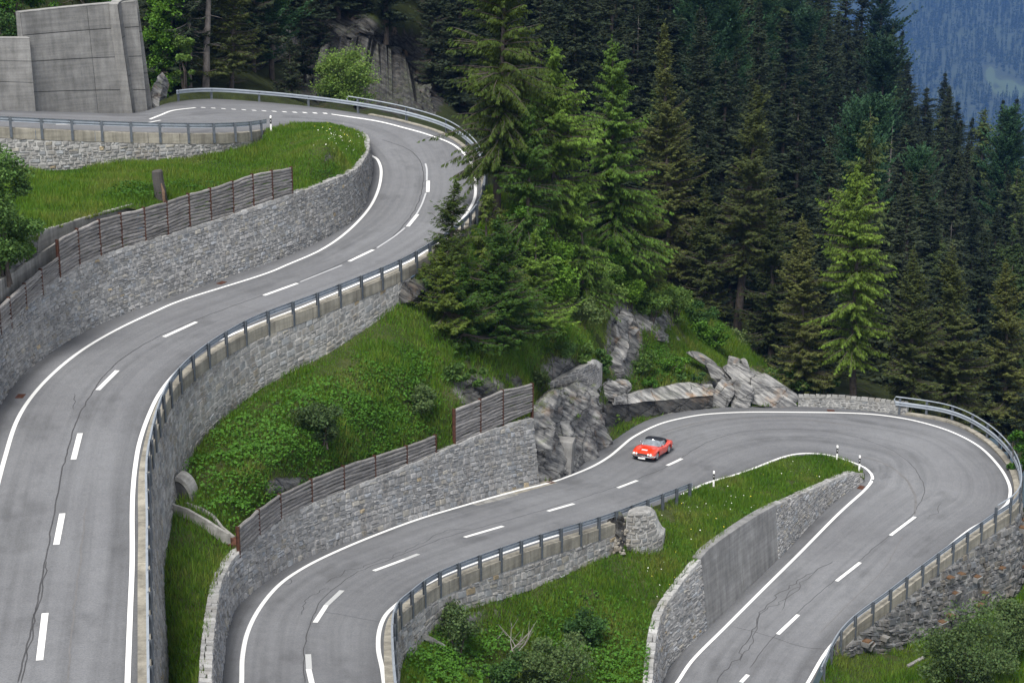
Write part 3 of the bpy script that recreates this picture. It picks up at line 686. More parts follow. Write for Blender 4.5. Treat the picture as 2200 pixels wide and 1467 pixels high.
# ------------------------------------------------------------------ terrain sheets (smooth surfaces through known points)
def tps(ctrl):
    u, v, d = proj(ctrl); X = np.stack([u, v], 1)/1000; y = 1/d*100
    n = len(X); r = np.linalg.norm(X[:, None]-X[None], axis=-1); K = np.where(r > 0, r*r*np.log(r+1e-12), 0)+np.eye(n)*2e-4
    A = np.zeros((n+3, n+3)); A[:n, :n] = K; A[:n, n] = 1; A[:n, n+1:] = X; A[n, :n] = 1; A[n+1:, :n] = X.T
    w = np.linalg.solve(A, np.concatenate([y, np.zeros(3)]))
    def f(uu, vv):
        Q = np.stack([uu, vv], -1)/1000; rr = np.linalg.norm(Q[..., None, :]-X, axis=-1)
        k = np.where(rr > 0, rr*rr*np.log(rr+1e-12), 0)
        return 100/np.maximum(k@w[:n]+w[n]+Q@w[n+1:], .02)
    return f
def inpoly(u, v, poly):
    c = np.zeros(u.shape, bool); n = len(poly)
    for i in range(n):
        x1, y1 = poly[i]; x2, y2 = poly[(i+1) % n]
        k = ((y1 > v) != (y2 > v)) & (u < (x2-x1)*(v-y1)/(y2-y1+1e-12)+x1); c ^= k
    return c
def snap(u, v, poly):
    best = None
    for i in range(len(poly)):
        a = np.array(poly[i], float); b = np.array(poly[(i+1) % len(poly)], float); ab = b-a
        t = np.clip(((u-a[0])*ab[0]+(v-a[1])*ab[1])/(ab@ab+1e-9), 0, 1); x = a[0]+t*ab[0]; y = a[1]+t*ab[1]; d = (x-u)**2+(y-v)**2
        if best is None: best = [d, x, y]
        else:
            m = d < best[0]; best = [np.where(m, d, best[0]), np.where(m, x, best[1]), np.where(m, y, best[2])]
    return best[1], best[2]
def vnoise(p, sc_, seed=0, oct=3):
    """cheap smooth value noise"""
    out = np.zeros(len(p)); amp = 1
    for o_ in range(oct):
        q = p*sc_*(2**o_)+seed*17.3; i = np.floor(q).astype(np.int64); f = q-i; f = f*f*(3-2*f)
        def hsh(a): 
            h = (a[:, 0]*73856093 ^ a[:, 1]*19349663 ^ a[:, 2]*83492791) & 0xffffff; h = (h*1103515245+12345) & 0x7fffffff; return h/0x7fffffff
        acc = 0
        for dx in (0, 1):
            for dy in (0, 1):
                for dz in (0, 1):
                    w = (f[:, 0] if dx else 1-f[:, 0])*(f[:, 1] if dy else 1-f[:, 1])*(f[:, 2] if dz else 1-f[:, 2])
                    acc = acc+w*hsh(i+np.array([dx, dy, dz]))
        out += amp*(acc-.5); amp *= .5
    return out
class Sheet: pass
def sheet(name, ctrl, poly, step, mat, amp=.15, nsc=.6, rockf=None, steep=(.62, .35)):
    f = tps(np.asarray(ctrl)); poly = [tuple(map(float, q)) for q in poly]; pu = np.array(poly)
    us = np.arange(pu[:, 0].min()-step, pu[:, 0].max()+2*step, step); vs = np.arange(pu[:, 1].min()-step, pu[:, 1].max()+2*step, step)
    U, V = np.meshgrid(us, vs); ins = inpoly(U, V, poly)
    q = ins[:-1, :-1] | ins[1:, :-1] | ins[:-1, 1:] | ins[1:, 1:]
    su, sv = snap(U[~ins], V[~ins], poly); U2, V2 = U.copy(), V.copy(); U2[~ins] = su; V2[~ins] = sv
    used = np.zeros(U.shape, bool); used[:-1, :-1] |= q; used[1:, :-1] |= q; used[:-1, 1:] |= q; used[1:, 1:] |= q
    idx = -np.ones(U.shape, int); idx[used] = np.arange(used.sum())
    D = f(U2[used], V2[used]); pts = atd(U2[used], V2[used], D); inn = ins[used]
    # interior bumps
    nz = vnoise(pts, nsc, 3, 4)*amp; pts[:, 2] += np.where(inn, nz, 0)
    ii, jj = np.nonzero(q); fc = np.stack([idx[ii, jj], idx[ii+1, jj], idx[ii+1, jj+1], idx[ii, jj+1]], 1)
    a, b, c, d = pts[fc[:, 0]], pts[fc[:, 1]], pts[fc[:, 2]], pts[fc[:, 3]]; nn = unit(np.cross(c-a, d-b)); nn *= np.sign(nn[:, 2:3]+1e-9)
    vn = np.zeros_like(pts)
    for k in range(4): np.add.at(vn, fc[:, k], nn)
    vn = unit(vn); r = np.clip((steep[0]-vn[:, 2])/(steep[0]-steep[1]), 0, 1)
    if rockf is not None: r = np.clip(np.maximum(r, rockf(U2[used], V2[used])), 0, 1)
    me = np_mesh(name, pts, fc, np.stack([r, r, r], 1)); me.polygons.foreach_set('use_smooth', [True]*len(fc))
    o = link(name, me, M[mat]); tag(o, kind='structure')
    s = Sheet(); s.o = o; s.f = f; s.pts = pts; s.fc = fc; s.rock = r; s.poly = poly; s.U = U2[used]; s.V = V2[used]
    s.pos = lambda u, v: atd(np.asarray(u, float), np.asarray(v, float), f(np.asarray(u, float), np.asarray(v, float)))
    return s
def pxs(P): u, v, _ = proj(np.asarray(P)); return list(zip(u, v))
def every(a, k):
    q = a[::k]
    return q
UPZ = np.array([0, 0, 1.])
# S1: upper meadow between W1 base, mound and the top of W2
w1b = W1.base[::6]; w2t = (W2.top-W2.out*.25-UPZ*.06)
mound = np.array([B1[i] for i in range(66, 113, 6)])+UPZ*.02
md = B1[64:114]-A1[64:114]; md[:, 2] = 0; md = unit(md)
tu_, tv_, _ = proj(W2.top); od_ = np.argsort(tu_)
def ycw(u, o): return float(np.interp(u, tu_[od_], W2.top[od_, 1]))+o
CWB = [(50, 512), (84, 497), (130, 484), (200, 462), (260, 446), (292, 436)]; CWA = [(-70, 646), (-20, 615), (30, 585), (70, 556), (128, 518)]
cwp = [aty(u, v-3, ycw(u, 3.3)) for u, v in CWB]+[aty(u, v-3, ycw(u, 2.6)) for u, v in CWA[1:4]]
ctrl = np.vstack([w1b, w2t[::8], cwp, mound, [aty(700, 300, 127.5), aty(640, 330, 125), aty(700, 345, 124)]])
wu = proj(w2t)[0]; wl = [q for q in pxs(w2t[:-2:3]) if q[0] > 300]
poly = pxs(W1.base)+pxs(B1[68:112:3])+wl+[(292, 442), (260, 450), (200, 466), (130, 488), (84, 501), (80, 549), (70, 562), (30, 590), (-20, 620), (-70, 652), (-200, 720)]
SH1 = sheet('meadow_slope', ctrl, poly, 9, 'meadow_soil', .22)
st0 = w2t[wu < 330]; st1 = st0-W2.out[wu < 330]*3.4+UPZ*.05
SH1b = sheet('meadow_slope', np.vstack([st0[::6], st1[::6]]), pxs(st0[::3])+pxs(st1[::-3]), 9, 'meadow_soil', .1)
# S2: spur between left and middle road
w3b = W3.base; w4t = (W4.top-W4.out*.25-UPZ*.06)
a1 = A1[140:161]; lip = a1+unit((a1-B1[140:161])*np.array([1, 1, 0]))*.9-UPZ*.25
toe = A2[66:116]; toe_o = unit((toe-B2[66:116])*np.array([1, 1, 0])); toe2 = toe+toe_o*.1-UPZ*.05
extra = [aty(1100, 470, 134), aty(1200, 520, 134), aty(1320, 600, 139), aty(1320, 700, 134), aty(1150, 650, 124), aty(1000, 620, 117), aty(960, 690, 112.5), aty(1050, 780, 111.5), aty(1160, 770, 120.0),
         aty(1250, 740, 125), aty(1250, 850, 122.3), aty(1180, 860, 119.5), aty(1400, 760, 137), aty(1480, 770, 141), aty(1400, 700, 138), aty(1560, 828, 141), aty(1400, 832, 133.6), aty(1340, 850, 130), aty(1500, 824, 136), aty(1700, 862, 142), aty(1620, 800, 150), aty(1480, 690, 150),
         aty(800, 760, 103.5), aty(900, 830, 105), aty(700, 900, 96), aty(560, 1000, 90), aty(950, 900, 104)]
def yr(u, v, d=0.): return hit(bv2, u, v)[1]+d
for (u, v, a, b), (v1, v2) in zip(((1298, 895, 1308, 952), (1338, 888, 1345, 925), (1402, 878, 1402, 900), (1467, 870, 1465, 888), (1525, 862, 1532, 879)), ((868, 850), (864, 842), (858, 830), (850, 820), (846, 824))):
    extra += [aty(u, v, yr(a, b, 2.1)), aty(u, v1, yr(a, b, 2.3)), aty(u, v2, yr(a, b, 3.2))]
for u, v, a, b, d in ((1148, 960, 1148, 1036, 2.4), (1185, 940, 1186, 1030, 2.4), (1236, 930, 1243, 1008, 3.0), (1276, 900, 1280, 981, 2.8), (1300, 905, 1306, 952, 2.6)): extra.append(aty(u, v, yr(a, b, d)))
ctrl = np.vstack([w3b[::6], w4t[::6], lip[::5], toe2[::5], extra])
poly = pxs(w3b[::-3])+pxs(lip[::-1])+[(1040, 400), (1180, 440), (1300, 520), (1420, 600), (1560, 700), (1660, 800), (1712, 866)]+pxs(toe2[::-2])+pxs(w4t[::-3])
def rk2(u, v):
    r = np.zeros(u.shape)
    for (cu, cv, ru, rv, s) in [(1235, 930, 70, 110, 1.0), (1340, 730, 38, 90, .8), (1420, 865, 120, 26, .9), (1600, 830, 90, 40, .8), (1210, 800, 50, 40, .7), (1030, 840, 70, 45, .6), (870, 625, 40, 30, .8), (1400, 690, 60, 25, .7)]:
        r = np.maximum(r, s*np.clip(1.6-np.hypot((u-cu)/ru, (v-cv)/rv), 0, 1))
    return r
SH2 = sheet('meadow_slope', ctrl, poly, 10, 'meadow_soil', .3, .5, rk2, (.12, .02))
# S3: grass inside the right hairpin
w5b = W5.base; inn = B2[62:171]; w6t = np.vstack([W6a.top-W6a.out*.25, W6b.top-W6b.out*.25, W6c.top-W6c.out*.25])-UPZ*.06
tip = [aty(1000, 1400, 87), aty(1200, 1400, 92), aty(1250, 1280, 96), aty(900, 1420, 82.5), aty(1300, 1467, 90)]
ctrl = np.vstack([w5b[::6], inn[::8]-UPZ*.02, w6t[::6], tip])
poly = pxs(w5b[::3])+pxs(inn[::2])+pxs(w6t[::3])
SH3 = sheet('meadow_slope', ctrl, poly, 10, 'meadow_soil', .22)
# S4: ground below the right hairpin wall
w7b = W7.base; e = A2[222:241]; e2 = e+unit((e-B2[222:241])*np.array([1, 1, 0]))*.3-UPZ*.08
ctrl = np.vstack([w7b[::6], e2[::4], [aty(1850, 1460, 97), aty(2000, 1440, 97), aty(2200, 1420, 97), aty(2150, 1330, 104), aty(2300, 1380, 102), aty(2000, 1600, 88), aty(2300, 1600, 88), aty(2450, 1080, 130), aty(2260, 1120, 124)]])
poly = pxs(w7b[::3])+pxs(e2)+[(1700, 1640), (2460, 1640), (2460, 1060), (2230, 1110)]
SH4 = sheet('meadow_slope', ctrl, poly, 12, 'meadow_soil', .3)
# S5: forest hillside
c5 = [(-150, 40, 140), (40, 60, 141), (-150, -150, 152), (60, -150, 160), (345, 203, 150), (560, 210, 153), (700, 205, 174), (800, 225, 175), (920, 235, 177), (980, 300, 166), (800, 60, 195), (560, 30, 182), (450, 0, 172), (350, 90, 158), (330, -100, 178), (560, -150, 215), (800, -150, 240),
      (1000, 60, 212), (1000, -150, 260), (1100, 100, 218), (1100, 300, 182), (1080, 480, 156), (1300, 0, 265), (1300, -150, 300), (1300, 200, 222), (1300, 400, 188), (1330, 620, 164), (1480, 720, 156), (1600, -60, 350), (1600, 100, 295), (1600, 300, 240), (1600, 500, 202), (1600, 770, 163),
      (1800, 100, 395), (1800, 250, 325), (1800, 400, 265), (1800, 600, 208), (1720, 850, 147), (1850, 855, 150), (2000, 260, 400), (2000, 400, 315), (2000, 600, 225), (2000, 860, 160), (2200, 370, 420), (2200, 500, 320), (2200, 700, 222), (2200, 900, 166), (2260, 1010, 150), (2450, 480, 420), (2450, 700, 240), (2450, 1000, 160), (1920, 870, 148), (2060, 905, 150), (2150, 960, 147), (2230, 1080, 138), (2380, 1200, 128)]
vg = A1[54:150:6]; vo = unit((vg-B1[54:150:6])*np.array([1, 1, 0])); vg2 = np.vstack([vg+vo*.35-UPZ*.45, (vg+vo*2.2-UPZ*.7)[:7]])
hg = A2[118:172:6]; ho_ = unit((hg-B2[118:172:6])*np.array([1, 1, 0])); hg2 = hg+ho_*1.2-UPZ*.9
ctrl = np.vstack([np.array([aty(u, v, y) for u, v, y in c5]), vg2, hg2])
poly = [(-420, 95), (-420, -260), (1480, -260), (1600, -120), (1690, -20), (1780, 85), (1880, 175), (1980, 270), (2080, 340), (2200, 400), (2320, 450), (2500, 500), (2500, 1320), (2300, 1200), (2225, 1090), (2205, 1020), (2175, 968), (2115, 930), (2035, 903), (1930, 886), (1700, 872), (1560, 850), (1400, 720), (1250, 600), (1050, 480)]+pxs((A1+unit((A1-B1)*np.array([1, 1, 0]))*.3-UPZ*.4)[146:54:-4])+[(352, 231), (318, 240), (296, 200), (285, 20), (262, -2), (60, 40), (50, 95)]
def rk5(u, v):
    r = np.zeros(u.shape)
    for (cu, cv, ru, rv, s) in [(820, 150, 120, 75, 1.), (740, 90, 80, 60, .9), (590, 40, 60, 70, .9), (680, 170, 40, 50, .8), (880, 210, 70, 40, .9)]:
        r = np.maximum(r, s*np.clip(1.7-np.hypot((u-cu)/ru, (v-cv)/rv), 0, 1))
    return r
SH5 = sheet('hillside', ctrl, poly, 16, 'forest_floor', 1.2, .12, rk5, (.1, .02))

# ------------------------------------------------------------------ vegetation: grass and ground cover
def sample(sh, n, cond=None, seed=0):
    r = np.random.default_rng(seed); fc, p = sh.fc, sh.pts
    a = np.linalg.norm(np.cross(p[fc[:, 2]]-p[fc[:, 0]], p[fc[:, 3]]-p[fc[:, 1]]), axis=1)/2
    rk = sh.rock[fc].mean(1); a = a*np.clip(1.1-rk*1.6, 0, 1)
    if cond is not None: a = a*cond(sh.U[fc].mean(1), sh.V[fc].mean(1))
    k = r.choice(len(fc), n, p=a/a.sum()); s, t = r.random(n)[:, None], r.random(n)[:, None]; q = fc[k]
    return (p[q[:, 0]]*(1-s)*(1-t)+p[q[:, 1]]*s*(1-t)+p[q[:, 2]]*s*t+p[q[:, 3]]*(1-s)*t), a.sum()
def grass(sh, dens, hmin, hmax, seed, label, maxn=200000, cond=None):
    _, area = sample(sh, 1, cond, seed); n = int(min(area*dens, maxn)); r = np.random.default_rng(seed+100)
    p, _ = sample(sh, n, cond, seed); p = p[vnoise(p, .55, seed+9, 4) < .30+.12*r.random(len(p))]; n = len(p)
    pat = vnoise(p, .35, seed, 3); hh = r.uniform(hmin, hmax, n)*np.clip(1+pat*1.6, .35, 1.8)
    az = r.uniform(0, 2*np.pi, n); w = r.uniform(.018, .04, n); le = r.uniform(.1, .6, n)*hh; la = r.uniform(0, 2*np.pi, n)
    sx = np.stack([np.cos(az), np.sin(az), 0*az], 1)*w[:, None]
    tip = p+np.stack([np.cos(la)*le, np.sin(la)*le-.08*hh, hh], 1); b0, b1 = p-sx-UPZ*.05, p+sx-UPZ*.05
    V = np.stack([b0, b1, tip], 1).reshape(-1, 3); fcs = np.arange(3*n).reshape(-1, 3)
    dry = (r.random(n) < np.clip(.10+pat*.7, .03, .6)); g = r.uniform(.7, 1.3, n)
    c = np.stack([g*np.where(dry, 1.5, 1), g*np.where(dry, 1.12, 1), g*np.where(dry, 1.4, 1)], 1)
    o = link('grass', np_mesh('grass', V, fcs, np.repeat(c, 3, 0)), M['grass']); tag(o, label, 'grass', kind='stuff'); return area
def leafcards(p, size, r, up=.6, aspect=1.5):
    """one bent leaf (a diamond) at each point"""
    n = len(p); nrm = r.normal(0, 1, (n, 3)); nrm[:, 2] = np.abs(nrm[:, 2])+up; nrm = unit(nrm)
    a = unit(np.cross(nrm, r.normal(0, 1, (n, 3)))); b = np.cross(nrm, a); s = np.broadcast_to(size, (n,))[:, None]*.5
    V = np.stack([p-a*s*aspect, p+b*s+nrm*s*.25, p+a*s*aspect, p-b*s+nrm*s*.25], 1).reshape(-1, 3)
    return V, np.arange(4*n).reshape(-1, 4)
def ground_cover(sh, blobs, dens, size, seed, label, mat='cover_leaves', hmax=.5):
    def cond(u, v):
        k = np.zeros(u.shape)
        for cu, cv, ru, rv in blobs: k = np.maximum(k, np.clip(1.3-np.hypot((u-cu)/ru, (v-cv)/rv), 0, 1))
        return k
    r = np.random.default_rng(seed); _, area = sample(sh, 1, cond, seed); n = int(area*dens); p, _ = sample(sh, n, cond, seed)
    pat = vnoise(p, .8, seed, 3); p = p+UPZ*(r.uniform(.05, hmax, n)*np.clip(1+pat*2, .2, 2))[:, None]
    V, fcs = leafcards(p, r.uniform(.6, 1.3, n)*size, r, 1.0, 1.1); g = r.uniform(.65, 1.35, n); c = np.stack([g, g, g*.9], 1)
    o = link('ground_cover', np_mesh('ground_cover', V, fcs, np.repeat(c, 4, 0)), M[mat]); tag(o, label, 'ground cover', kind='stuff')
grass(SH1, 220, .12, .36, 1, 'long grass on the upper meadow above the left stone wall')
grass(SH2, 150, .12, .4, 2, 'grass on the steep spur between the left and middle roads', 230000)
grass(SH3, 230, .12, .36, 3, 'grass in the hollow inside the right hairpin')
grass(SH4, 120, .2, .5, 4, 'grass at the lower right below the jutting-block wall', 90000)
ground_cover(SH2, [(620, 1000, 210, 110), (760, 900, 170, 80), (520, 1080, 80, 60), (850, 800, 90, 50), (1400, 780, 60, 50), (1200, 720, 60, 40)], 110, .15, 21, 'leafy green weeds covering the meadow above the shorter log fence')
ground_cover(SH3, [(1260, 1350, 130, 70), (1340, 1440, 70, 60), (1000, 1390, 90, 60), (1470, 1190, 40, 30), (1620, 1090, 25, 18), (960, 1450, 90, 40)], 110, .15, 22, 'broad-leaved weeds in the hollow under the middle road kerb')
ground_cover(SH1, [(560, 400, 40, 18), (700, 370, 45, 25), (420, 400, 50, 15), (300, 420, 60, 18)], 60, .14, 23, 'low leafy weeds on the upper meadow around the longer log fence')
def flowers(sh, n, blobs, seed, label):
    def cond(u, v):
        k = np.zeros(u.shape)
        for cu, cv, ru, rv in blobs: k = np.maximum(k, np.clip(1.3-np.hypot((u-cu)/ru, (v-cv)/rv), 0, 1))
        return k
    r = np.random.default_rng(seed); p, _ = sample(sh, n, cond, seed); p = p+UPZ*r.uniform(.25, .55, n)[:, None]
    V, fcs = leafcards(p, r.uniform(.05, .10, n), r, 1.5, 1.0); c = np.where((r.random(n) < .3)[:, None], [.9, .75, .08], [1, 1, .96])
    tag(link('flowers', np_mesh('flowers', V, fcs, np.repeat(c, 4, 0)), M['flower_petals']), label, 'flowers', kind='stuff')
flowers(SH1, 120, [(720, 310, 60, 40)], 31, 'white and yellow flowers on the grassy mound at the upper bend')
flowers(SH3, 90, [(1560, 1120, 120, 70), (1700, 1020, 80, 25), (1420, 1250, 40, 90)], 32, 'white flowers in the grass inside the right hairpin')

# ------------------------------------------------------------------ trees
def conifer(name, seed, H, R, cb=.06, kind='spruce', whorl=.36, sp=.3, fine=True, w=.13, bare=0, limbs=True, trunk_r=None, lean=(0, 0), sparse=1.0, topround=0, bough=None):
    """returns (trunk mesh, crown mesh), tree standing at the origin"""
    r = np.random.default_rng(seed); h0 = H*cb
    trunk_r = trunk_r or .012*H+.05
    zt = np.linspace(-1.0, H*.985, 14); k = np.clip(zt/H, 0, 1)
    wob = np.stack([np.cumsum(r.normal(0, .03, 14))+lean[0]*k*H, np.cumsum(r.normal(0, .03, 14))+lean[1]*k*H], 1); wob -= wob[1]
    def axis(z): return np.stack([np.interp(z, zt, wob[:, 0]), np.interp(z, zt, wob[:, 1]), z], -1)
    mb = MB(); mb.tube(np.column_stack([wob, zt]), trunk_r*(1-k)**.85+.015, 9)
    nb = int((H-h0)/whorl*(6 if kind != 'larch' else 5)*sparse); t = np.sort(r.random(nb)**.92); z0 = h0+t*(H-h0)*.985
    az = r.uniform(0, 2*np.pi, nb)
    na = int(H*(1.9 if kind == 'larch' else 2.6)); ta, aa = r.random(na)**.9, r.uniform(0, 2*np.pi, na); la = r.uniform(.72, 1.22, na); pick = r.integers(na, size=nb); use = r.random(nb) < (bough or (.72 if kind == 'larch' else .5))
    t = np.where(use, np.clip(ta[pick]+r.normal(0, .012, nb), 0, 1), t); az = np.where(use, aa[pick]+r.normal(0, .33, nb), az); z0 = h0+t*(H-h0)*.985; bl_ = np.where(use, la[pick], .8)
    lump = 1+.28*np.sin(az*2+seed)*np.sin(t*7+seed*2)+.16*np.sin(az*3+t*19+seed*3)
    if kind == 'spruce':
        L = R*((1-t)**.82*.97+.03)*np.clip(.55+t*5, .5, 1)*r.uniform(.6, 1.12, nb)*lump
        a = -.30+.85*t**1.3+r.normal(0, .07, nb); b = .10+0*t; c3 = .12
    elif kind == 'larch':
        L = R*(((1-t**1.9)**.9*.82+.03) if topround else ((1-t)**.62*.95+.05))*np.clip(.5+t*4, .45, 1)*r.uniform(.45, 1.2, nb)*lump
        a = .05+.55*t+r.normal(0, .12, nb); b = -.42+.25*t; c3 = .06
    else:
        prof = np.sqrt(np.clip(1-((t-.35)/.66)**2, .02, 1)); L = R*prof*r.uniform(.55, 1.08, nb)*lump; a = .15+.7*t+r.normal(0, .1, nb); b = .1+0*t; c3 = .1
    L = np.maximum(L*bl_, .12)
    o = axis(z0); hd = np.stack([np.cos(az), np.sin(az), 0*az], 1); sd = np.stack([-np.sin(az), np.cos(az), 0*az], 1)
    bend = r.normal(0, .12, nb)
    def bp(q):  # q (...,) per branch -> point
        return o+hd*(L*q)[:, None]*.96+sd*(L*bend*q*q)[:, None]+UPZ*(L*(a*q+b*q*q+c3*q**4))[:, None]
    if limbs:
        big = np.argsort(-L)[:int(nb*.5)]; P4 = [bp(np.full(nb, q)) for q in (0, .35, .7, .95)]
        for i in big:
            if L[i] > .8: mb.tube([p_[i] for p_ in P4], np.array([.028, .02, .012, .005])*(L[i]**.5), 3, cap=False)
    for i in range(bare):
        zz = r.uniform(h0*.35, h0*1.05+.5); an = r.uniform(0, 6.28); l = r.uniform(.6, 1.9); p0 = axis(np.array(zz)); d = np.array([math.cos(an), math.sin(an), r.uniform(-.3, .1)])
        mb.tube([p0, p0+d*l*.6, p0+d*l+UPZ*r.uniform(-.3, .2)], [.03, .018, .006], 4)
    trunk = mb.mesh(name+'_trunk')
    # twigs
    K = np.maximum(2, (L/sp).astype(int)); bi = np.repeat(np.arange(nb), K*2); n = len(bi)
    st = np.concatenate([np.arange(2*k_)//2/k_ for k_ in K]); side = np.concatenate([np.where(np.arange(2*k_) % 2, 1., -1.) for k_ in K])
    q = np.clip(.12+.9*st+r.normal(0, .04, n), .05, 1.0)
    Lb = L[bi]; tb = t[bi]
    ox = o[bi]+hd[bi]*(Lb*q)[:, None]*.96+sd[bi]*(Lb*bend[bi]*q*q)[:, None]+UPZ*(Lb*(a[bi]*q+(b if np.isscalar(b) else b[bi])*q*q+c3*q**4))[:, None]
    tg = unit(hd[bi]*.96+UPZ*(a[bi]+2*(b if np.isscalar(b) else b[bi])*q+4*c3*q**3)[:, None])
    ph = r.uniform(.5, 1.25, n)*(1-.55*q); hang = {'spruce': r.uniform(.1, .9, n), 'larch': r.uniform(.2, 1.5, n), 'pine': r.uniform(-.6, .2, n)}[kind]
    dr = unit(tg*np.cos(ph)[:, None]+sd[bi]*(side*np.sin(ph))[:, None]-UPZ*hang[:, None])
    lt = (.20+.30*np.sqrt(Lb)*(1-.72*q))*r.uniform(.65, 1.25, n)
    if not fine: lt *= 1.25
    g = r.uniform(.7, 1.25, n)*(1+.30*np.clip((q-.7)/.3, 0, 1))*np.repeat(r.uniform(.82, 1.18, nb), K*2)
    def diamonds(p, d, l, w_, roll):
        s = unit(np.cross(d, UPZ+.001)); u2 = np.cross(s, d); s2 = s*np.cos(roll)[:, None]+u2*np.sin(roll)[:, None]
        m = p+d*(l*.45)[:, None]-UPZ*(l*.02)[:, None]
        return np.stack([p, m+s2*w_[:, None], p+d*l[:, None]-UPZ*(l*.12)[:, None], m-s2*w_[:, None]], 1)
    ws = np.full(n, w*.5)*r.uniform(.7, 1.3, n)
    Q = [diamonds(ox, dr, lt, ws*(.7 if fine else 1.5), r.normal(0, .6, n))]; C = [g]
    if fine:
        s = unit(np.cross(dr, UPZ+.001))
        for f, sg in ((.15, 1), (.2, -1), (.4, 1), (.45, -1), (.66, 1), (.7, -1)):
            d2 = unit(dr*.62+s*(.7*sg)-UPZ*(.25 if kind != 'larch' else .7))
            Q.append(diamonds(ox+dr*(lt*f)[:, None], d2, lt*.5*(1.1-f)*1.35, ws*.6, r.normal(0, .7, n))); C.append(g*r.uniform(.85, 1.15, n))
    # leader
    zl = H*np.array([.93, .95, .97, .985, 1.0]*4); azl = r.uniform(0, 6.28, 20); p = axis(zl); d = unit(np.stack([np.cos(azl)*.5, np.sin(azl)*.5, np.full(20, 1.0)], 1))
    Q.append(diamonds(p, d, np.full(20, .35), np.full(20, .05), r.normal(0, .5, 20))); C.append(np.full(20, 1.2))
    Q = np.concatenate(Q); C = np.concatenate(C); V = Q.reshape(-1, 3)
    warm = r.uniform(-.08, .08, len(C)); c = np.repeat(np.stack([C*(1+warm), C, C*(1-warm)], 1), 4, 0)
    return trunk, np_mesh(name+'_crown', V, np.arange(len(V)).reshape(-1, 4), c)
def plant(kindname, meshes, loc, rz, scale, mat, bark, label, cat='tree', group=None):
    t = thing(kindname, label, cat, loc, group); t.rotation_euler = (0, 0, rz); t.scale = scale if hasattr(scale, '__len__') else (scale,)*3
    for nm, me, m in (('trunk', meshes[0], bark), ('crown', meshes[1], mat)):
        if not me.materials: me.materials.append(M[m])
        o = bpy.data.objects.new(nm, me); COL.objects.link(o); o.parent = t
        if me.materials[0] != M[m]: o.material_slots[0].link = 'OBJECT'; o.material_slots[0].material = M[m]
    return t
def near_tree(kindname, sh, ub, vb, ut, vt, R, kind, mat, label, seed, bark='bark', Y=None, **kw):
    b = sh.pos(ub, vb) if Y is None else aty(ub, vb, Y); top = aty(ut, vt, b[1]); H = top[2]-b[2]
    kw.setdefault('lean', ((top[0]-b[0])/H, 0))
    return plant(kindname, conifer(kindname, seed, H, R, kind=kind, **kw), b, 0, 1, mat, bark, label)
nt_ = near_tree
nt_('larch_tree', SH2, 1066, 500, 1088, -150, 5.7, 'larch', 'larch_dark', 'tallest larch, dark trunk showing, beside the upper bend guardrail', 1, cb=.19, sparse=1.4, bough=.55, whorl=0.186, sp=0.216, w=0.089, bare=6)
nt_('larch_tree', SH2, 1192, 560, 1186, 95, 4.1, 'larch', 'larch_needles', 'bright green larch right behind the tallest larch', 2, cb=.04, sparse=1.4, bough=.55, whorl=0.167, sp=0.208, w=0.096)
nt_('larch_tree', SH2, 1322, 600, 1316, 82, 4.5, 'larch', 'larch_needles', 'full pointed green larch between the tallest larch and the dark spruce', 3, cb=.02, sparse=1.4, bough=.55, whorl=0.155, sp=0.200, w=0.104)
nt_('spruce_tree', SH5, 1440, 655, 1425, 45, 4.8, 'spruce', 'spruce_needles', 'tall dark spruce just right of the pointed green larch', 4, cb=.03, whorl=0.186, sp=0.224, w=0.111)
nt_('spruce_tree', SH5, 1580, 765, 1628, 178, 5.2, 'spruce', 'spruce_needles', 'spruce with a long bare leaning trunk behind the pale boulders', 5, cb=.33, whorl=0.211, sp=0.224, w=0.104, bare=14, trunk_r=.42)
nt_('larch_tree', SH5, 1832, 858, 1842, 345, 5.2, 'larch', 'larch_bright', 'yellow-green larch standing alone behind the stone parapet', 6, topround=1, bough=.45, sparse=1.2, cb=.14, whorl=0.186, sp=0.208, w=0.104, bare=8, trunk_r=.3)
nt_('spruce_tree', SH5, 1868, 800, 1866, 292, 2.6, 'spruce', 'spruce_needles', 'slim dark spruce whose tip rises just behind the yellow-green larch', 7, cb=.05, whorl=0.186, sp=0.240)
nt_('spruce_tree', SH5, 1962, 885, 1962, 532, 3.6, 'spruce', 'spruce_needles', 'dark spruce right of the yellow-green larch, above the guardrail end', 8, cb=.03, whorl=0.167, sp=0.216, w=0.104)
nt_('spruce_tree', SH5, 2052, 905, 2046, 522, 3.9, 'spruce', 'spruce_needles', 'olive spruce, second right of the yellow-green larch', 9, cb=.03, whorl=0.167, sp=0.216, w=0.104)
nt_('spruce_tree', SH5, 2160, 945, 2160, 560, 4.2, 'spruce', 'spruce_needles', 'dark spruce at the right edge above the hairpin guardrail', 10, cb=.03, whorl=0.167, sp=0.216, w=0.104)
nt_('spruce_tree', SH5, 1722, 845, 1725, 465, 4.0, 'spruce', 'spruce_needles', 'brownish spruce between the bare-trunk spruce and the yellow-green larch', 12, cb=.04, whorl=0.167, sp=0.216, w=0.104)
nt_('spruce_tree', SH5, 1510, 720, 1512, 385, 3.3, 'spruce', 'spruce_needles', 'short dark spruce tucked left of the bare-trunk spruce', 13, cb=.03, whorl=0.186, sp=0.224, w=0.104)
nt_('young_larch', SH2, 968, 610, 978, 392, 3.1, 'spruce', 'larch_dark', 'young larch with open tiers over the edge of the left road', 14, bough=.25, cb=.02, whorl=0.211, sp=0.192, w=0.081, sparse=1.25)
nt_('young_spruce', SH2, 1072, 745, 1066, 470, 4.6, 'spruce', 'larch_needles', 'broad young green spruce in front of the tallest larch', 15, cb=.02, whorl=0.161, sp=0.200, w=0.096)
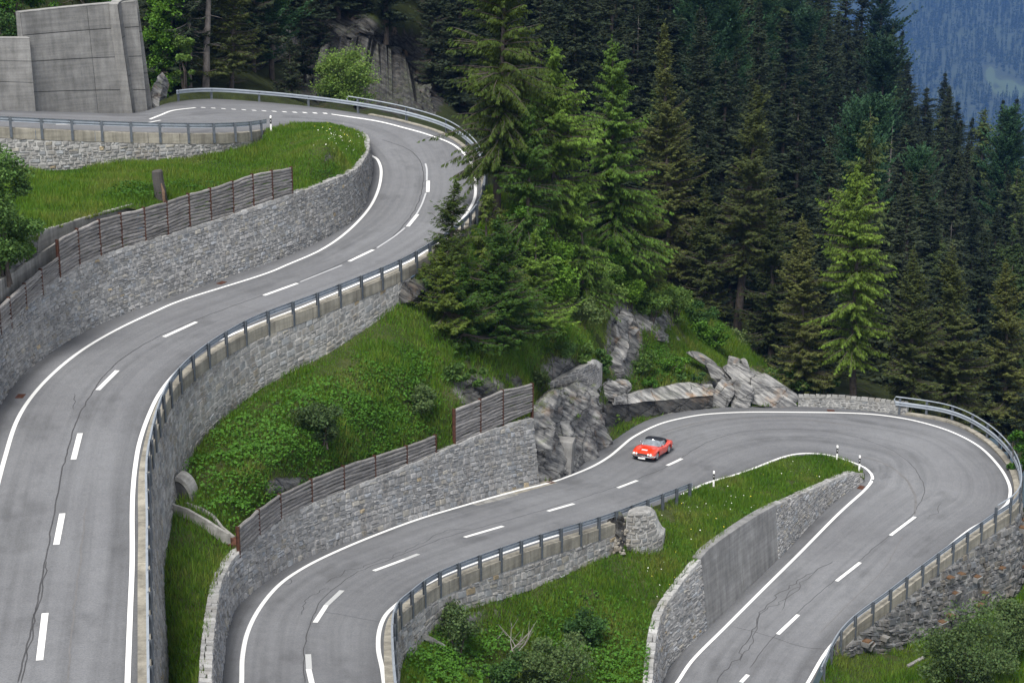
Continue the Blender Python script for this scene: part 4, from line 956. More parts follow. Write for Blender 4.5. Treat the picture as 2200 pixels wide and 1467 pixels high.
nt_('young_spruce', SH2, 955, 705, 945, 540, 3.0, 'spruce', 'larch_dark', 'low young spruce beside the end of the left road kerb', 16, cb=.02, whorl=0.161, sp=0.192, w=0.089)
nt_('young_spruce', SH2, 1000, 745, 1002, 575, 3.2, 'spruce', 'larch_needles', 'small green spruce under the young larch', 17, cb=.02, whorl=0.161, sp=0.192, w=0.089)
nt_('spruce_tree', SH5, 443, 204, 452, -330, 3.0, 'spruce', 'spruce_needles', 'straight bare grey trunk of a spruce left of the upper bend', 18, 'bark_pale', cb=.46, whorl=0.211, sp=0.240, w=0.104, bare=22, trunk_r=.30)
nt_('spruce_tree', SH5, 497, 203, 508, -140, 3.2, 'spruce', 'spruce_needles', 'spruce with drooping lit branches behind the upper guardrail', 19, cb=.12, whorl=0.186, sp=0.216, w=0.104, bare=18)
nt_('young_spruce', SH5, 624, 212, 622, 86, 2.3, 'spruce', 'forest_needles', 'small dark spruce in front of the cliff, left of the round bush', 20, cb=.03, whorl=0.161, sp=0.208, w=0.096)
nt_('spruce_tree', SH5, 408, 200, 405, -200, 2.6, 'spruce', 'forest_needles', 'thin dark spruce left of the bare grey trunk', 21, 'bark_pale', cb=.3, whorl=0.223, sp=0.240, bare=16)
nt_('spruce_tree', SH5, 545, 150, 548, -190, 3.0, 'spruce', 'forest_needles', 'dark spruce against the dark cliff at the top', 22, cb=.1, whorl=0.198, sp=0.240, bare=10)
nt_('larch_tree', SH2, 1130, 610, 1136, 215, 3.4, 'larch', 'larch_needles', 'green larch leaning against the right side of the tallest larch', 31, cb=.02, sparse=1.4, bough=.55, whorl=.17, sp=.21, w=.09)
nt_('larch_tree', SH2, 1252, 655, 1250, 390, 3.0, 'larch', 'larch_needles', 'mid-height larch filling the gap left of the pointed green larch', 32, cb=.02, sparse=1.4, bough=.55, whorl=.17, sp=.21, w=.09)
nt_('larch_tree', SH2, 1395, 665, 1388, 440, 2.8, 'larch', 'larch_dark', 'dull larch between the pointed green larch and the tall dark spruce', 33, cb=.02, sparse=1.4, bough=.55, whorl=.17, sp=.21, w=.09)
nt_('young_spruce', SH2, 1150, 715, 1146, 500, 3.2, 'spruce', 'larch_needles', 'young spruce right of the broad young spruce', 34, cb=.02, whorl=.17, sp=.2, w=.09)
nt_('young_larch', SH2, 1045, 590, 1040, 415, 2.8, 'larch', 'larch_dark', 'young larch at the foot of the tallest larch', 35, cb=.02, whorl=.17, sp=.2, w=.09)
nt_('spruce_tree', SH5, 1655, 800, 1660, 400, 3.6, 'spruce', 'spruce_needles', 'brown-green spruce right behind the bare-trunk spruce', 36, cb=.05, whorl=.19, sp=.23, w=.1)
nt_('spruce_tree', SH5, 690, 150, 690, -60, 2.6, 'spruce', 'forest_needles', 'dark spruce growing on the cliff above the small dark spruce', 37, cb=.05, whorl=.2, sp=.23, w=.1)
nt_('spruce_tree', SH5, 780, 110, 782, -90, 3.0, 'spruce', 'forest_needles', 'dark spruce above the round pale bush', 38, cb=.08, whorl=.2, sp=.23, w=.1)
nt_('spruce_tree', SH5, 930, 190, 925, -60, 3.4, 'spruce', 'forest_needles', 'dark spruce left of the tallest larch behind the bend', 39, cb=.05, whorl=.2, sp=.23, w=.1)
nt_('spruce_tree', SH5, 655, 175, 650, 20, 2.2, 'spruce', 'forest_needles', 'slim spruce between the small dark spruce and the cliff', 40, cb=.05, whorl=.2, sp=.23, w=.1)
leafmat('forest_larch', (0.040, 0.064, 0.018), 0.2, 0.03)
# forest on the far hillside: shared meshes, every tree an object of its own
FM = [conifer('forest_spruce_%d' % i, 100+i, 20, R, cb=.05, kind='spruce', whorl=.30, sp=.34, fine=True, w=.17, limbs=False) for i, R in enumerate((3.6, 4.2, 4.6, 3.9, 3.2, 4.3))]
FL = [conifer('forest_larch_%d' % i, 120+i, 20, R, cb=.08, kind='larch', whorl=.30, sp=.32, fine=True, w=.15, limbs=False) for i, R in enumerate((3.9, 4.4))]
FP = [conifer('forest_pine_%d' % i, 130+i, 16, R, cb=.08, kind='pine', whorl=.17, sp=.26, fine=True, w=.15, limbs=False) for i, R in enumerate((3.0, 3.5))]
def forest():
    r = np.random.default_rng(5); n = 26000
    u = r.uniform(-60, 2420, n); v = r.uniform(-120, 1040, n)
    ok = inpoly(u, v, [(345, 195), (-300, 30), (-300, -250), (1480, -250), (1600, -110), (1690, -10), (1780, 92), (1880, 182), (1980, 277), (2080, 346), (2200, 406), (2320, 456), (2480, 506), (2480, 1100), (2300, 1060), (2230, 1000), (2180, 945), (2080, 890), (1990, 868), (1900, 848), (1790, 835), (1640, 800), (1560, 770), (1420, 655), (1290, 560), (1120, 470), (1080, 360), (1000, 250), (930, 215), (700, 190), (560, 185)])
    rk = rk5(u, v); ok &= rk < .75
    ok &= ~((u < 330) & (v > -40))
    for cu, cv, ru, rv in ((1832, 830, 60, 60), (1580, 740, 60, 70), (1960, 870, 50, 40), (2050, 890, 50, 40), (740, 180, 90, 60), (440, 185, 70, 40)):
        ok &= np.hypot((u-cu)/ru, (v-cv)/rv) > 1
    u, v, rk = u[ok], v[ok], rk[ok]; p = SH5.pos(u, v); d = proj(p)[2]; H = r.uniform(15, 25, len(u))
    near = d < 175; H = np.where(near, H*.85, H); hp = H*F/d
    H = np.where(v-hp < -250, np.maximum(H*.9, 10), H)
    keep = []; gx = {}; sz = r.uniform(.8, 1.25, len(u))
    for i in range(len(u)):
        dx, dy = .17*hp[i]*sz[i], .135*hp[i]*sz[i]; c = int(u[i]//60); good = True
        if rk[i] > .2: dx *= 1.6; dy *= 1.6
        for cc in range(c-2, c+3):
            for j in gx.get(cc, ()):
                if abs(u[j]-u[i]) < dx and abs(v[j]-v[i]) < dy: good = False; break
            if not good: break
        if good: gx.setdefault(c, []).append(i); keep.append(i)
    k = np.array(keep); return u[k], v[k], p[k], H[k], d[k], rk[k]
fu, fv, fp, fH, fd, frk = forest()
r = np.random.default_rng(9); vis = (fv > -90) & (fu > -40) & (fu < 2300) & (fd < 900)
order = np.argsort(-(fH/fd)*(1+10*vis)); cnt = {'s': 0, 'l': 0, 'p': 0}; rest = []
print('forest', len(fu))
LAB = {'s': ('spruce_tree', 'dark spruce crowded into the forest on the far hillside', 'dark spruces of the hillside forest'), 'l': ('larch_tree', 'greyish green larch scattered through the hillside forest', 'larches of the hillside forest'),
       'p': ('stone_pine', 'rounded blue-green stone pine in the hillside forest', 'stone pines of the hillside forest')}
pines = [(1470, 300), (1710, 330), (1565, 340), (1450, 130), (2120, 540), (1850, 420), (1620, 240), (1900, 200), (1660, 130), (1500, 210)]
pset = set()
for a, b in pines: pset.add(int(np.argmin((fu-a)**2+(fv-b)**2)))
for i in order:
    i = int(i); x = r.random(); k = 'p' if i in pset else ('l' if x < .12 else ('p' if x < .15 else 's'))
    if cnt[k] >= (285 if k == 's' else 60): rest.append(i); continue
    cnt[k] += 1; src = {'s': FM, 'l': FL, 'p': FP}[k]; m = src[r.integers(len(src))]; s = fH[i]/(16 if k == 'p' else 20)*(1.12 if i in pset else 1)
    nm, lb, gr = LAB[k]
    plant(nm, m, fp[i]-UPZ*.3, r.uniform(0, 6.28), (s*r.uniform(1.05, 1.55), s*r.uniform(1.05, 1.55), s*r.uniform(.62, 1.12)) if k != 'p' else (s*r.uniform(.85, 1.05),)*2+(s*1.05,), {'s': 'forest_needles', 'l': 'forest_larch', 'p': 'forest_pine'}[k], 'bark', lb, group=gr)
def merge_trees(idx, name, label, src, scale=1.0, mat='forest_needles'):
    Vs, Fs, Cs, n = [], [], [], 0
    base = []
    for t_, c_ in src:
        V = np.empty(len(c_.vertices)*3, np.float32); c_.vertices.foreach_get('co', V); C = np.empty(len(c_.vertices)*4, np.float32); c_.color_attributes['Col'].data.foreach_get('color', C)
        base.append((V.reshape(-1, 3), C.reshape(-1, 4)[:, :3]))
    for p, h, a in idx:
        V, C = base[r.integers(len(base))]; s = h/20; ca, sa = math.cos(a), math.sin(a)
        W = np.stack([V[:, 0]*ca-V[:, 1]*sa, V[:, 0]*sa+V[:, 1]*ca, V[:, 2]], 1)*s+p; Vs.append(W); Cs.append(C*r.uniform(.75, 1.25))
    V = np.concatenate(Vs); o = link(name, np_mesh(name, V, np.arange(len(V)).reshape(-1, 4), np.concatenate(Cs)), M[mat]); tag(o, label, 'forest', kind='stuff')
TINY = [conifer('tiny_spruce', 140+i, 20, 3.2, cb=.03, kind='spruce', whorl=1.1, sp=.9, fine=False, w=.7, limbs=False) for i in range(3)]
if rest: merge_trees([(fp[i]-UPZ*.3, fH[i], r.uniform(0, 6.28)) for i in rest], 'far_forest', 'mass of small dark spruces filling the distant part of the hillside', TINY)
print('forest kinds', cnt, 'rest', len(rest))
for k_, (u, v, h_) in enumerate([(1905, 400, 13), (2030, 610, 11), (1740, 290, 13), (1365, 200, 12)]):
    t = thing('dead_tree', 'bare grey dead trunk standing among the hillside spruces', 'dead tree', SH5.pos(u, v+60), 'dead trunks in the hillside forest'); mb = MB(); r2 = np.random.default_rng(200+k_)
    mb.tube([(0, 0, -.5), (.1, 0, h_*.5), (.15, .05, h_)], [.16, .10, .02], 7)
    for j in range(26):
        z_ = r2.uniform(.25, .95)*h_; an = r2.uniform(0, 6.28); l_ = r2.uniform(.5, 1.6)*(1.15-z_/h_); mb.tube([(.1, 0, z_), (.1+math.cos(an)*l_, math.sin(an)*l_, z_-.25*l_)], [.035, .01], 4)
    mb.build('trunk', M['bark_pale'], t)
# far mountainside across the valley
mc = np.array([aty(u, v, y) for u, v, y in [(1500, 420, 3420), (2000, 420, 3510), (2600, 420, 3600), (3300, 420, 3780), (1500, 100, 4860), (2000, 100, 4680), (2600, 100, 4860), (3300, 100, 5220), (1500, -300, 6480), (2000, -300, 6300), (2600, -300, 6480), (3300, -300, 6660), (1850, 20, 5490), (2100, 200, 4230)]])
def rkm(u, v):
    k = np.zeros(u.shape)
    for cu, cv, ru, rv in ((2128, 165, 9, 22), (2160, 176, 22, 6), (2185, 192, 40, 9), (2150, 196, 14, 6), (2330, 120, 40, 12)): k = np.maximum(k, np.clip(1.6-np.hypot((u-cu)/ru, (v-cv)/rv), 0, 1))
    return k
def mountmat():
    m, nt, b = new_mat('far_mountain'); g = gpos(nt)
    a = ramp(nt, noise(nt, .02, 6, .7, g), [(.35, (.016, .024, .015)), (.65, (.030, .042, .02))])
    lkc = vcol(nt); c = mix(nt, a, (.045, .066, .03), ramp(nt, lkc, [(.4, 0.), (.6, 1.)])); lk(nt, c, b.inputs['Base Color']); b.inputs['Roughness'].default_value = .95; M['far_mountain'] = m
mountmat()
SHM = sheet('mountain', mc, [(1400, 430), (1400, -300), (3400, -300), (3400, 430)], 9, 'far_mountain', 25, .006, rkm, (-9, -10))
mp, _ = sample(SHM, 10000, lambda u, v: np.clip(1-rkm(u, v)*2, 0, 1)*((v < 420) & (u < 2900)), 77)
merge_trees([(q, r.uniform(20, 38), r.uniform(0, 6.28)) for q in mp[:10000]], 'far_forest', 'blue hazy forest covering the mountainside across the valley', [conifer('speck_spruce', 150+i, 20, 3.8, cb=.02, kind='spruce', whorl=3.6, sp=2.8, fine=False, w=2.4, limbs=False) for i in range(3)])
vf = MB(); vf.add([(-6000, -800, CZ-760), (8000, -800, CZ-760), (8000, 9000, CZ-760), (-6000, 9000, CZ-760)], [(0, 1, 2, 3)], (0, 0, 0)); tag(vf.build('valley_floor', M['far_mountain']), kind='structure')
# ------------------------------------------------------------------ bushes and broad-leaved trees
def bush(kindname, base, w, d, h, mat, label, seed, leaf=.13, n=None, cat='bush', trunk=0.0, stems=6, lumps=18, loose=.65):
    r = np.random.default_rng(seed); t = thing(kindname, label, cat, base)
    cs = []
    for i in range(lumps):
        q = unit(r.normal(0, 1, 3)); q[2] = r.uniform(-.92, .98); f = r.uniform(.4, .85); zz = trunk+(h-trunk)*(.42+.42*q[2]*r.uniform(.6, 1.1)); f *= 1-.35*max(0, zz/h-.5); cs.append(np.array([q[0]*w*.5*f, q[1]*d*.5*f, zz]))
    cs = np.array(cs); rad = r.uniform(.09, .27, lumps)*min(w, (h-trunk)*1.2)
    n = n or int(min(16000, 900+w*h*420*(.13/leaf)**1.3)); k = r.integers(lumps, size=n); q = unit(r.normal(0, 1, (n, 3))); q[:, 2] = q[:, 2]*.85+.1
    p = cs[k]+q*(rad[k]*r.random(n)**loose)[:, None]*np.array([1, 1, .8]); p[:, 2] = np.maximum(p[:, 2], .04)
    V, fcs = leafcards(p, r.uniform(.6, 1.35, n)*leaf, r, .35, 1.6); g = r.uniform(.65, 1.35, n)*np.repeat(1, n)*(.85+.3*r.random(lumps))[k]; c = np.stack([g*r.uniform(.9, 1.15, n), g, g*.9], 1)
    mb = MB(); 
    for i in range(stems):
        c0 = cs[r.integers(lumps)]; b0 = np.array([r.normal(0, .06*w), r.normal(0, .06*d), -.3])*(0.3 if trunk else 1); m_ = (b0+c0)/2+np.array([r.normal(0, .08*w), r.normal(0, .08*d), .1*h])
        mb.tube([b0, m_, c0], np.array([.05, .03, .012])*(h/2.5)**.7, 5)
    mb.build('stem', M['bark'], t); link('foliage', np_mesh('foliage', V, fcs, np.repeat(c, 4, 0)), M[mat], t); return t
def pxbush(kindname, sh, u, vb, wpx, hpx, mat, label, seed, Y=None, **kw):
    b = sh.pos(u, vb) if Y is None else aty(u, vb, Y); s = F/proj(b)[2]; return bush(kindname, b, wpx/s, wpx/s*.85, hpx/s/.95, mat, label, seed, **kw)
B_ = pxbush
B_('round_bush', SH5, 742, 224, 150, 122, 'broad_leaves', 'round pale green bush behind the upper bend guardrail', 1, leaf=.12, lumps=70, n=17000, loose=.9)
B_('leafy_tree', SH5, 362, 205, 110, 290, 'bright_leaves', 'leafy green tree at the right end of the tall concrete wall', 2, leaf=.13, cat='tree', lumps=60, trunk=.0, n=22000, loose=.9)
B_('leafy_tree', SH5, 398, 208, 60, 150, 'broad_leaves', 'slim leafy sapling between the concrete wall and the bare grey trunk', 3, leaf=.15, cat='tree', lumps=14, trunk=.5, n=5000)
B_('shrub', SH1, 14, 600, 165, 320, 'dark_leaves', 'tall dark shrub at the left edge on the upper meadow', 4, leaf=.11, lumps=40, n=21000, loose=.6)
B_('shrub', SH1, 60, 560, 70, 110, 'bright_leaves', 'leafy green shrub beside the low concrete wall on the left', 5, leaf=.14, lumps=12, n=3500)
B_('shrub', SH2, 688, 952, 120, 92, 'dull_leaves', 'dull green shrub in the weeds above the shorter log fence', 6, leaf=.1, lumps=14, n=5200)
B_('shrub', SH2, 912, 892, 85, 66, 'dull_leaves', 'dark compact shrub above the taller end of the log fence', 7, leaf=.1, lumps=12, n=4200)
B_('shrub', SH2, 1000, 826, 130, 58, 'broad_leaves', 'loose pale shrub at the foot of the broad young spruce', 8, leaf=.13, lumps=12, n=2200)
B_('shrub', SH3, 985, 1402, 160, 118, 'dull_leaves', 'loose feathery shrub under the bend of the middle road', 9, leaf=.1, lumps=18, n=4200, loose=.7)
B_('shrub', SH3, 1175, 1500, 250, 150, 'dull_leaves', 'large grey-green shrub at the bottom middle of the hollow', 10, leaf=.09, lumps=24, n=14000, loose=.6)
B_('shrub', SH3, 1060, 1475, 150, 75, 'dark_leaves', 'low green shrub left of the large grey-green shrub', 11, leaf=.1, lumps=14, n=5000)
B_('shrub', SH3, 1255, 1385, 110, 72, 'dark_leaves', 'dark bramble clump in the weeds of the hollow', 12, leaf=.11, lumps=14, n=3800)
B_('willow_bush', SH4, 2075, 1478, 215, 170, 'dull_leaves', 'wide grey-green bush at the bottom right corner', 13, leaf=.1, lumps=26, n=15000, loose=.45)
B_('willow_bush', SH4, 2175, 1405, 190, 150, 'dull_leaves', 'darker bush behind the wide grey-green bush at lower right', 14, leaf=.1, lumps=22, n=12000, loose=.45)
B_('shrub', SH5, 2188, 1020, 70, 105, 'bright_leaves', 'yellow-green shrub behind the hairpin guardrail at the right edge', 15, leaf=.15, lumps=12, n=3200)
B_('shrub', SH5, 1690, 842, 150, 82, 'broad_leaves', 'spreading green shrub behind the pale boulders', 16, leaf=.15, lumps=18, n=4500)
B_('shrub', SH5, 1565, 770, 120, 95, 'dull_leaves', 'grey-green shrub left of the bare spruce trunk', 17, leaf=.13, lumps=16, n=4500)
B_('shrub', SH5, 1655, 765, 100, 90, 'dark_leaves', 'green shrub right of the bare spruce trunk', 18, leaf=.13, lumps=14, n=3600)
B_('shrub', SH2, 1400, 690, 110, 66, 'broad_leaves', 'green shrub on the crest of the spur above the grey rocks', 19, leaf=.13, lumps=14, n=3600)
B_('shrub', SH2, 1290, 650, 150, 95, 'broad_leaves', 'grey-green shrub below the pointed green larch', 20, leaf=.13, lumps=16, n=5200)
for k_, (u, v, w_, h_, m_, lb) in enumerate([(1118, 600, 110, 190, 'bright_leaves', 'slender leafy tree growing against the tallest larch trunk'), (1185, 645, 125, 170, 'bright_leaves', 'leafy tree below the larch behind the tallest larch'), (1228, 600, 100, 150, 'bright_leaves', 'leafy tree half hidden between two green larches'),
        (1262, 655, 110, 130, 'broad_leaves', 'pale leafy tree left of the foot of the pointed green larch'), (1160, 560, 90, 120, 'bright_leaves', 'small leafy tree deep among the green larches')]):
    B_('leafy_tree', SH2, u, v, w_, h_, m_, lb, 80+k_, leaf=.12, cat='tree', lumps=26, n=int(w_*h_*.45), loose=.75)
B_('shrub', SH2, 1195, 765, 100, 48, 'dark_leaves', 'low green shrub on top of the small dry-stone wall', 23, leaf=.11, lumps=10, n=2400)
B_('shrub', SH2, 1215, 905, 56, 62, 'broad_leaves', 'small green shrub growing on the grey rock face', 24, leaf=.1, lumps=9, n=1500)
B_('shrub', SH2, 1490, 700, 120, 60, 'dark_leaves', 'dark green shrub on the crest left of the grey-green shrub', 25, leaf=.13, lumps=12, n=3200)
B_('shrub', SH5, 30, 40, 170, 130, 'bright_leaves', 'green shrub on the bank above the lower concrete wall', 26, leaf=.14, lumps=14, n=4500)
B_('shrub', SH5, 170, 30, 280, 70, 'bright_leaves', 'low green shrub along the top of the tall concrete wall', 27, leaf=.14, lumps=16, n=4500)
B_('shrub', SH5, 25, 96, 130, 75, 'dark_leaves', 'dark shrub over the top edge of the lower concrete wall', 28, leaf=.13, lumps=12, n=3000)
B_('shrub', SH5, 350, 214, 40, 30, 'bright_leaves', 'little green shrub beside the boulder at the end of the concrete wall', 29, leaf=.12, lumps=8, n=900)
for k_, (u, v, w_, h_, m_, lb) in enumerate([(1345, 655, 120, 80, 'bright_leaves', 'bright shrub at the foot of the pointed green larch'), (1450, 690, 100, 80, 'broad_leaves', 'pale shrub between the layered crest rocks and the dark spruce'), (1530, 745, 90, 70, 'bright_leaves', 'yellowish shrub on the crest above the tilted flat boulder'),
        (1385, 660, 90, 60, 'dark_leaves', 'dark shrub right behind the layered crest rocks'), (1250, 700, 110, 60, 'dull_leaves', 'dull shrub on the dry grass above the small dry-stone wall'), (1130, 720, 90, 60, 'dark_leaves', 'dark low shrub under the branches of the broad young spruce'),
        (1440, 800, 110, 40, 'bright_leaves', 'low leafy patch of shrub above the pale slab'), (1375, 800, 70, 50, 'broad_leaves', 'small leafy shrub beside the pale rock rib'), (1760, 848, 110, 50, 'dark_leaves', 'low dark shrub behind the left part of the stone parapet'), (905, 640, 60, 50, 'dull_leaves', 'small shrub on the rubble by the kerb end'),
        (1292, 812, 52, 80, 'dark_leaves', 'dark shrub between the dry-stone wall and the pale rock ledge'), (1245, 775, 90, 44, 'broad_leaves', 'leafy shrub growing over the right part of the small dry-stone wall'), (1158, 838, 60, 44, 'dull_leaves', 'dull shrub at the left end of the small dry-stone wall'),
        (1478, 826, 90, 30, 'dark_leaves', 'dark low growth on the upper edge of the pale slab'), (1392, 836, 60, 24, 'bright_leaves', 'small bright tuft of leaves on the pale slab edge'), (1318, 905, 30, 22, 'broad_leaves', 'tiny green shrub at the foot of the dark road cut'), (1290, 590, 160, 90, 'bright_leaves', 'bright shrub under the middle of the pointed green larch')]):
    B_('shrub', SH2 if u < 1600 else SH5, u, v, w_, h_, m_, lb, 60+k_, leaf=.12, lumps=18, n=int(w_*h_*.6), loose=.6)
# dead branches in the hollow
t = thing('dead_branch', 'bare grey dead branches sticking out of the weeds in the hollow', 'dead branch', SH3.pos(1100, 1402)); mb = MB(); r = np.random.default_rng(44)
for i in range(9):
    a = r.uniform(0, 6.28); l = r.uniform(.8, 2.0); d = unit(np.array([math.cos(a), math.sin(a)*.6, r.uniform(.4, 1.3)])); p0 = np.array([r.normal(0, .25), r.normal(0, .25), 0]); e = p0+d*l
    mb.tube([p0, p0+d*l*.5+r.normal(0, .08, 3), e], [.035, .025, .01], 5)
    for j in range(3): q = p0+d*l*r.uniform(.4, .9); mb.tube([q, q+unit(d+r.normal(0, .6, 3))*l*.4], [.014, .005], 4)
mb.build('branch', M['dead_wood'], t)
HAZE = 0.00006

# ------------------------------------------------------------------ rocks
def ico(sub):
    bm = bmesh.new(); bmesh.ops.create_icosphere(bm, subdivisions=sub, radius=1); V = np.array([v.co[:] for v in bm.verts]); Fc = np.array([[v.index for v in f.verts] for f in bm.faces]); bm.free(); return V, Fc
ICO5, ICO4 = ico(5), ico(4)
rockmat('rock_cliff', 0.30, 0.3, 0.08)  # darker rock tone for both cliffs
rockmat('rock_orange', 1.0, 0.2, 0.85)
def rock_shape(seed, size, rot=0., tilt=0., facets=13, hi=True, rough=.09, strat=.05):
    r = np.random.default_rng(seed); D, Fc = ICO5 if hi else ICO4
    nn = unit(r.normal(0, 1, (facets, 3))); dd = r.uniform(.62, 1.0, facets); dots = D@nn.T
    rad = np.min(np.where(dots > .05, dd/np.maximum(dots, .05), 9), axis=1); rad = np.minimum(rad, 1.25); p = D*rad[:, None]
    p *= np.asarray(size)
    nz = vnoise(p, .8, seed, 4); lay = np.abs(((p[:, 2]*1.6+p[:, 0]*.7+nz*1.2) % 1.0)-.5)
    p += D*(nz*rough*2.2+(lay-.25)*strat*2+vnoise(p, 3.5, seed+3, 3)*rough*.8)[:, None]*min(size)
    c, s = math.cos(tilt), math.sin(tilt); p = np.stack([p[:, 0]*c+p[:, 2]*s, p[:, 1], -p[:, 0]*s+p[:, 2]*c], 1)
    c, s = math.cos(rot), math.sin(rot); p = np.stack([p[:, 0]*c-p[:, 1]*s, p[:, 0]*s+p[:, 1]*c, p[:, 2]], 1)
    return p, Fc
def slab_shape(seed, size, rot=0., tilt=0.):
    r = np.random.default_rng(seed); D, Fc = ICO5; e = 5.0
    p = D/((np.abs(D)**e).sum(1)**(1/e))[:, None]
    for k in range(9):
        n_ = unit(r.normal(0, 1, 3)*np.array([1, .7, .8])); d_ = r.uniform(.72, 1.05); ex = np.maximum(p@n_-d_, 0); p = p-ex[:, None]*n_
    p = p*np.asarray(size); nz = vnoise(p, 1.1, seed, 4); st = np.floor((p[:, 2]*2.2+p[:, 0]*.15+nz*.5)*1.3); hs_ = (np.sin(st*12.9898+seed)*43758.5) % 1.0
    p = p+D*(nz*.10+(hs_-.5)*.11)[:, None]*min(1.0, min(size))
    c, s = math.cos(tilt), math.sin(tilt); p = np.stack([p[:, 0]*c+p[:, 2]*s, p[:, 1], -p[:, 0]*s+p[:, 2]*c], 1)
    c, s = math.cos(rot), math.sin(rot); return np.stack([p[:, 0]*c-p[:, 1]*s, p[:, 0]*s+p[:, 1]*c, p[:, 2]], 1), Fc
def rocks(name, label, pieces, mat='rock', cat='rock', group=None, shape=None):
    """pieces: (u, v centre, Y, size px wide, size px high, depth m, rot, tilt)"""
    Vs, Fs, n = [], [], 0; c0 = None
    for k, (u, v, Y, wpx, hpx, dep, rot, tilt) in enumerate(pieces):
        c = aty(u, v, Y); s = F/proj(c)[2]; p, Fc = (shape or rock_shape)(int(u*7+v*3+k), (wpx/s/2, dep/2, hpx/s/2/.95), rot, tilt)
        if c0 is None: c0 = c
        Vs.append(p+c-c0); Fs.append(Fc+n); n += len(p)
    me = np_mesh(name, np.concatenate(Vs), np.concatenate(Fs)); me.polygons.foreach_set('use_smooth', [False]*len(me.polygons))
    o = link(name, me, M[mat]); o.location = c0; return tag(o, label, cat, group)
def yat(sh, u, v): return float(sh.pos(u, v)[1])
def ye(E, i): return float(E[int(i*10)][1])
Y6 = A2[66][1]
def rock_sheet(name, label, lines, mat, cat, seed, amp=.35, cols=46, sub=9, back=2.0, steps=1.0):
    """rock face lofted through lines of 3-D points, roughened, closed at the back"""
    L = [resample(catmull(np.array(l), 6), .1) for l in lines]; L = [np.stack([np.interp(np.linspace(0, 1, cols), np.linspace(0, 1, len(l)), l[:, k]) for k in range(3)], 1) for l in L]
    rows = [L[i]+(L[i+1]-L[i])*k/sub for i in range(len(L)-1) for k in range(sub)]+[L[-1]]; G = np.array(rows); m, n = G.shape[:2]; p = G.reshape(-1, 3)
    q = p*np.array([1, 1, 1.5]); st = np.floor(vnoise(q, .45, seed, 2)*7)/7; nz = st*steps+vnoise(p*np.array([1, 1, .5]), .9, seed+4, 2)*.5*(1-steps)+vnoise(p, 1.6, seed+1, 3)*.35+np.abs(vnoise(p, 4.0, seed+2, 2))*.12
    nrm = unit(np.cross(np.gradient(G, axis=1), np.gradient(G, axis=0)).reshape(-1, 3)); nrm *= np.sign(-nrm[:, 1:2]+nrm[:, 2:3]*.5+1e-6)
    p = p+nrm*(nz*amp)[:, None]; G = p.reshape(m, n, 3); bk = G[-1]+np.array([0, back, -.4]); bl = G[0]+np.array([0, back, -.3])
    G = np.concatenate([G, bk[None], bl[None], G[:1]]); idx = np.arange(len(G)*n).reshape(-1, n); fc = np.stack([idx[:-1, :-1], idx[:-1, 1:], idx[1:, 1:], idx[1:, :-1]], -1).reshape(-1, 4)
    c0 = G[0, n//2].copy(); o = link(name, np_mesh(name, G.reshape(-1, 3)-c0, fc), M[mat]); o.location = c0; return tag(o, label, cat)
def yr(u, v, d=0.): return hit(bv2, u, v)[1]+d
def L_(*pts): return [aty(u, v, y) for u, v, y in pts]
rock_sheet('rock_outcrop', 'craggy grey rock face at the end of the middle road wall', [
    L_((1146, 1040, yr(1148, 1036, .5)), (1185, 1033, yr(1186, 1030, .6)), (1240, 1012, yr(1243, 1008, .8)), (1278, 985, yr(1280, 981, .9)), (1302, 955, yr(1306, 952, 1.0))),
    L_((1138, 955, yr(1148, 1036, .5)), (1178, 950, yr(1186, 1030, .2)), (1232, 935, yr(1243, 1008, 1.4)), (1275, 900, yr(1280, 981, 1.1)), (1300, 895, yr(1306, 952, 1.6))),
    L_((1140, 900, yr(1148, 1036, 1.2)), (1185, 880, yr(1186, 1030, 1.6)), (1232, 870, yr(1243, 1008, 2.3)), (1262, 835, yr(1280, 981, 1.9)), (1292, 850, yr(1306, 952, 2.4))),
    L_((1140, 868, yr(1148, 1036, 3.0)), (1185, 842, yr(1186, 1030, 3.4)), (1232, 828, yr(1243, 1008, 3.9)), (1262, 806, yr(1280, 981, 3.6)), (1290, 822, yr(1306, 952, 4.0)))], 'rock', 'rock', 5, 1.15, 70, 14)
def ys(u, v, d): return float(SH2.pos(u, v)[1])+d
def LS(d, *pts): return [aty(u, v, ys(u, v, d if 0 < i < len(pts)-1 else .3)) for i, (u, v) in enumerate(pts)]
rocks('rock_outcrop', 'pale rock rib running down the spur above the road cut', [(u, v, ys(u, v, d), w_, h_, 1.5, ro, ti) for u, v, d, w_, h_, ro, ti in ((1338, 690, .45, 34, 44, .4, .5), (1322, 724, .4, 26, 50, -.2, -.3), (1327, 760, .35, 30, 62, .3, .25), (1320, 792, .35, 36, 66, .1, -.2), (1352, 706, .5, 40, 22, .2, .4), (1331, 706, .35, 38, 56, .1, .1), (1323, 776, .35, 34, 60, .1, .1))], 'rock_pale', 'rock', None, slab_shape)
rocks('rock_outcrop', 'pale pointed rock ledge at the lower end of the rock rib, above the dark cut', [(u, v, ys(u, v, d), w_, h_, 1.6, ro, ti) for u, v, d, w_, h_, ro, ti in ((1324, 834, .2, 64, 34, .1, .15), (1302, 842, .4, 44, 56, .4, .3))], 'rock_pale', 'rock', None, slab_shape)
rock_sheet('rock_outcrop', 'layered dark rocks on the crest of the spur', [LS(-.3, (1372, 722), (1400, 726), (1430, 736), (1466, 742)), LS(-.5, (1374, 702), (1400, 708), (1430, 720), (1462, 732)), LS(-.1, (1378, 688), (1402, 692), (1430, 706), (1456, 724))], 'rock', 'rock', 14, .45, 40, 12, 1.0)
